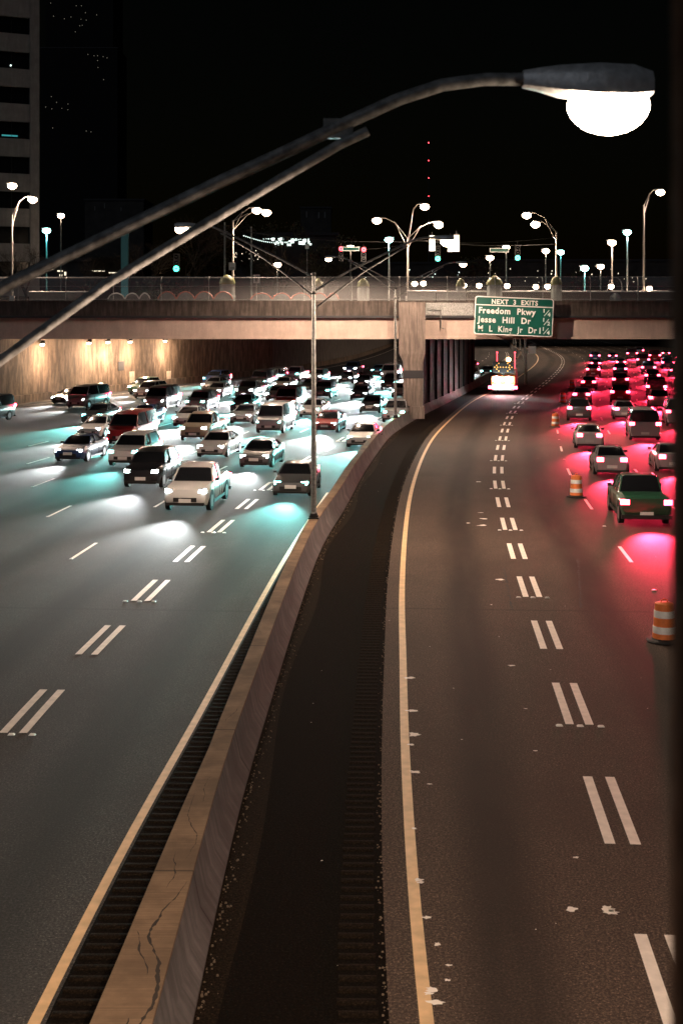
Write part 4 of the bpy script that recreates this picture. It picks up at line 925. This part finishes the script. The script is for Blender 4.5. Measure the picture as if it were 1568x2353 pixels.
TEALB, WHITEB = (.25, 1, .93), (.93, 1, 1)
def vehicle(kind, colour, front, teal, loc, rz, label, group, energy):
    key = (kind, front, teal)
    nm = {'sedan': 'sedan_car', 'suv': 'suv', 'pickup': 'pickup_truck', 'van': 'van'}[kind]
    if key not in protos:
        protos[key] = make_vehicle(kind, front, M['teal_l'] if teal else M['white_l']); t = protos[key]; t.name = nm
    else: t = copy_tree(protos[key]); t.name = nm
    for ch in t.children:
        if ch.name.split('.')[0] in ('body', 'roof'): ch.material_slots[0].link = 'OBJECT'; ch.material_slots[0].material = PAINT[colour]
    t.location = loc; t.rotation_euler = (0, 0, rz); tag(t, label, {'sedan': 'car', 'suv': 'car', 'pickup': 'pickup truck', 'van': 'van'}[kind], group)
    LIGHTQ.append((t, SPEC[kind], front, teal, energy))
    return t
LIGHTQ = []
rv = random.Random(42)
ORD = 'first second third fourth fifth sixth seventh eighth ninth tenth eleventh twelfth'.split()
kinds = ['sedan', 'suv', 'sedan', 'pickup', 'sedan', 'suv', 'van']
cols = ['silver', 'white', 'black', 'grey', 'red', 'blue', 'beige', 'grey', 'silver', 'green', 'white']
KN = dict(sedan='sedan', suv='SUV', pickup='pickup', van='van')
LEFT = [(1.9, 'carpool lane beside the median barrier', [62, 84, 106, 128, 152, 182]),
        (-1.95, 'lane just past the double dashed line', [57, 74, 93, 113, 136, 162, 195]),
        (-5.7, 'second lane past the double dashed line', [64, 79, 95, 110, 128, 148, 172, 200]),
        (-9.5, 'third lane past the double dashed line', [72, 87, 101, 116, 132, 150, 170, 195]),
        (-13.3, 'fourth lane past the double dashed line', [73, 86, 99, 112, 127, 142, 160, 182]),
        (-17.0, 'fifth lane past the double dashed line', [88, 101, 114, 128, 143, 160, 180]),
        (-20.8, 'outer lane below the retaining wall', [101, 115, 130, 146, 164])]
LEFT += [(8.9, 'exit lane one over from the retaining wall', [108, 121, 135, 150, 167]), (5.1, 'exit lane hugging the retaining wall', [112, 127, 143, 160, 178])]
for li, (off, lane, us_) in enumerate(LEFT):
    LN = L if li < 7 else WALL
    for i, u in enumerate(us_):
        u += rv.uniform(-2, 2); p = LN.at(u, off + rv.uniform(-.25, .25), .012); kd, cl = rv.choice(kinds), rv.choice(cols); teal = (rv.random() < (.75 if li == 0 else .3))
        vehicle(kd, cl, True, teal, p, PI - LN.ang(u), f'{cl} {KN[kd]} with {"teal" if teal else "white"} headlights, {ORD[i]} in the {lane}', 'oncoming vehicles with lit headlights', .4 if li > 6 else .38 if u < 78 else .8 if u < 92 else 1.15)
RIGHT = [(5.6, 'lane just past the orange barrels', [54, 69, 86, 105, 126, 150, 178, 208, 240]),
         (9.15, 'second lane past the orange barrels', [74, 91, 110, 131, 155, 182, 212, 245]),
         (12.7, 'third lane past the orange barrels', [101, 119, 139, 162, 188, 218, 250]),
         (16.3, 'fourth lane past the orange barrels', [138, 158, 182, 210, 240, 275]),
         (19.9, 'outermost lane past the orange barrels', [172, 198, 228, 262])]
for li, (off, lane, us_) in enumerate(RIGHT):
    for i, u in enumerate(us_):
        u += rv.uniform(-2, 2); p = R.at(u, off + rv.uniform(-.25, .25), .016); kd, cl = rv.choice(kinds), rv.choice(cols)
        vehicle(kd, cl, False, False, p, -R.ang(u), f'{cl} {KN[kd]} with red tail lights, {ORD[i]} in the {lane}', 'outbound vehicles with red tail lights', 1)
HL, TL = 8000, 11000
for t, s_, front, teal, e in LIGHTQ:
    if front:
        y, hx, hz = s_['hl']
        lamp('SPOT', 'headlight_beam', t, (0, y + .25, hz), HL * e, TEALB if teal else WHITEB, .25, (math.radians(90 - 7), 0, 0), size=39, blend=1.0)
    else:
        y, hx, hz = s_['tl']
        lamp('SPOT', 'tail_light_glow', t, (0, y - .25, hz), TL, (1, .03, .08), .3, (math.radians(-(90 - 19)), 0, 0), size=46, blend=1.0)
# crash truck under the bridge
TY = CAMH * FPX / (906 - HY); tu = TY
t = thing('work_truck', 'highway work truck under the overpass with flashing white lamps and an amber beacon', 'truck', (X_at(1155, TY), TY, .012), -R.ang(TY))
b = MB(); b.box(-1.15, 1.15, -.2, 5.2, .75, 1.0); b.build('chassis', M['darkmetal'], t)
b = MB(); b.loft([[(-1.1, 5.2, .6), (1.1, 5.2, .6), (1.1, 5.2, 1.5), (-1.1, 5.2, 1.5)], [(-1.15, 4.6, .6), (1.15, 4.6, .6), (1.15, 4.6, 1.75), (-1.15, 4.6, 1.75)], [(-1.15, 3.4, .6), (1.15, 3.4, .6), (1.1, 3.6, 2.6), (-1.1, 3.6, 2.6)], [(-1.15, 2.9, .6), (1.15, 2.9, .6), (1.1, 2.9, 2.6), (-1.1, 2.9, 2.6)]]); b.build('cab', PAINT['white'], t)
b = MB(); b.box(-1.2, 1.2, 0, 2.8, 1.0, 1.9); b.build('truck_bed', M['orange'], t)
b = MB(); b.box(-1.15, 1.15, -.32, -.02, .45, 1.05); b.build('bumper', M['reflect'], t)
wm = MB(); wm.tube([(-.17, 0, 0), (.17, 0, 0)], .48, 18); wme = wm.mesh('wheel', M['tyre'])
for y in (.7, 4.2):
    for sx in (-1, 1): link('wheel', wme, t, (sx * .98, y, .48))
b = MB(); b.box(-.06, .06, .15, .27, 1.9, 2.6); b.box(-1.1, 1.1, .1, .22, 2.25, 3.45); b.build('arrow_board', M['darkmetal'], t)
b = MB()
for x in np.linspace(-.9, .9, 7): b.tube([(x, .06, 2.85), (x, .1, 2.85)], .07, 8)
for s_ in (-1, 1):
    for k in (1, 2): b.tube([(s_ * (.9 - .22 * k), .06, 2.85 + .2 * k), (s_ * (.9 - .22 * k), .1, 2.85 + .2 * k)], .07, 8); b.tube([(s_ * (.9 - .22 * k), .06, 2.85 - .2 * k), (s_ * (.9 - .22 * k), .1, 2.85 - .2 * k)], .07, 8)
b.build('board_lamps', mat('dim_amber_lamp', (.5, .25, .05), .3, emis=(1, .45, .1), es=1.2), t)
for sx in (-1, 1):
    b = MB(); b.lathe([(.12, -.3), (.36, -.2), (.42, 0), (.36, .2), (.12, .3)], 14, (sx * .62, -.45, 1.6)); b.build('work_lamp', M['white_l'], t, smooth=True)
    b = MB(); b.box(sx * 1.3 - .2, sx * 1.3 + .2, -.38, -.32, .6, .9); b.build('tail_light', M['red_l'], t)
b = MB(); b.tube([(.55, .15, 3.45), (.55, .15, 3.5)], .18, 10); b.lathe([(.16, 3.5), (.26, 3.6), (.22, 3.8), (.08, 3.88)], 12, (.55, .15, 0)); b.build('beacon', M['amber_l'], t, smooth=True)
for sx in (-1.0, 1.0): b = MB(); b.lathe([(.05, 4.25), (.1, 4.3), (.05, 4.4)], 8, (sx * .95, 3.2, 0)); b.tube([(sx * .95, 3.2, 2.6), (sx * .95, 3.2, 4.28)], .03, 5); b.build('marker_lamp', M['red_sig'], t)
lamp('SPOT', 'work_light', t, (0, -1.1, 1.5), 700, (.9, 1, 1), .3, (math.radians(-70), 0, 0), size=130, blend=.8)
lamp('SPOT', 'tail_glow', t, (0, -1.1, .9), 600, (1, .04, .07), .3, (math.radians(-60), 0, 0), size=150, blend=.8)
# lane control sign on its post under the bridge
Y = 158; p = at(1218, 800, Y)
t = thing('lane_sign', 'small white lane sign with black header on a post beyond the truck', 'road sign', (X_at(1206, Y), Y, 0))
b = MB(); b.tube([(0, 0, 0), (0, 0, 6.4)], .16, 10); b.build('post', M['galv'], t, smooth=True)
b = MB(); b.box(.35, 1.25, -.12, -.06, p.z - .62, p.z + .25); b.box(0, .4, -.06, 0, p.z - .1, p.z); b.build('sign_panel', M['signwhite'], t)
b = MB(); b.box(.35, 1.25, -.13, -.06, p.z + .255, p.z + .6); b.build('sign_header', M['ledge'], t)
# post close to the lens at the edge of the overlook
t = thing('railing_post', 'out of focus brown steel post at the very edge of the frame', 'post', (X_at(1571, 1.35), 1.35, CAMH - 1.1))
b = MB(); b.box(-.0085, .03, -.02, .02, 0, 1.75); b.build('post', mat('brown_steel', (.12, .068, .045), .9, 0, .03, nz=(30, .3)), t)
b = MB(); b.lathe([(.03, 1.75), (.036, 1.76), (.02, 1.785)], 12); b.build('post_cap', M['darkmetal'], t)
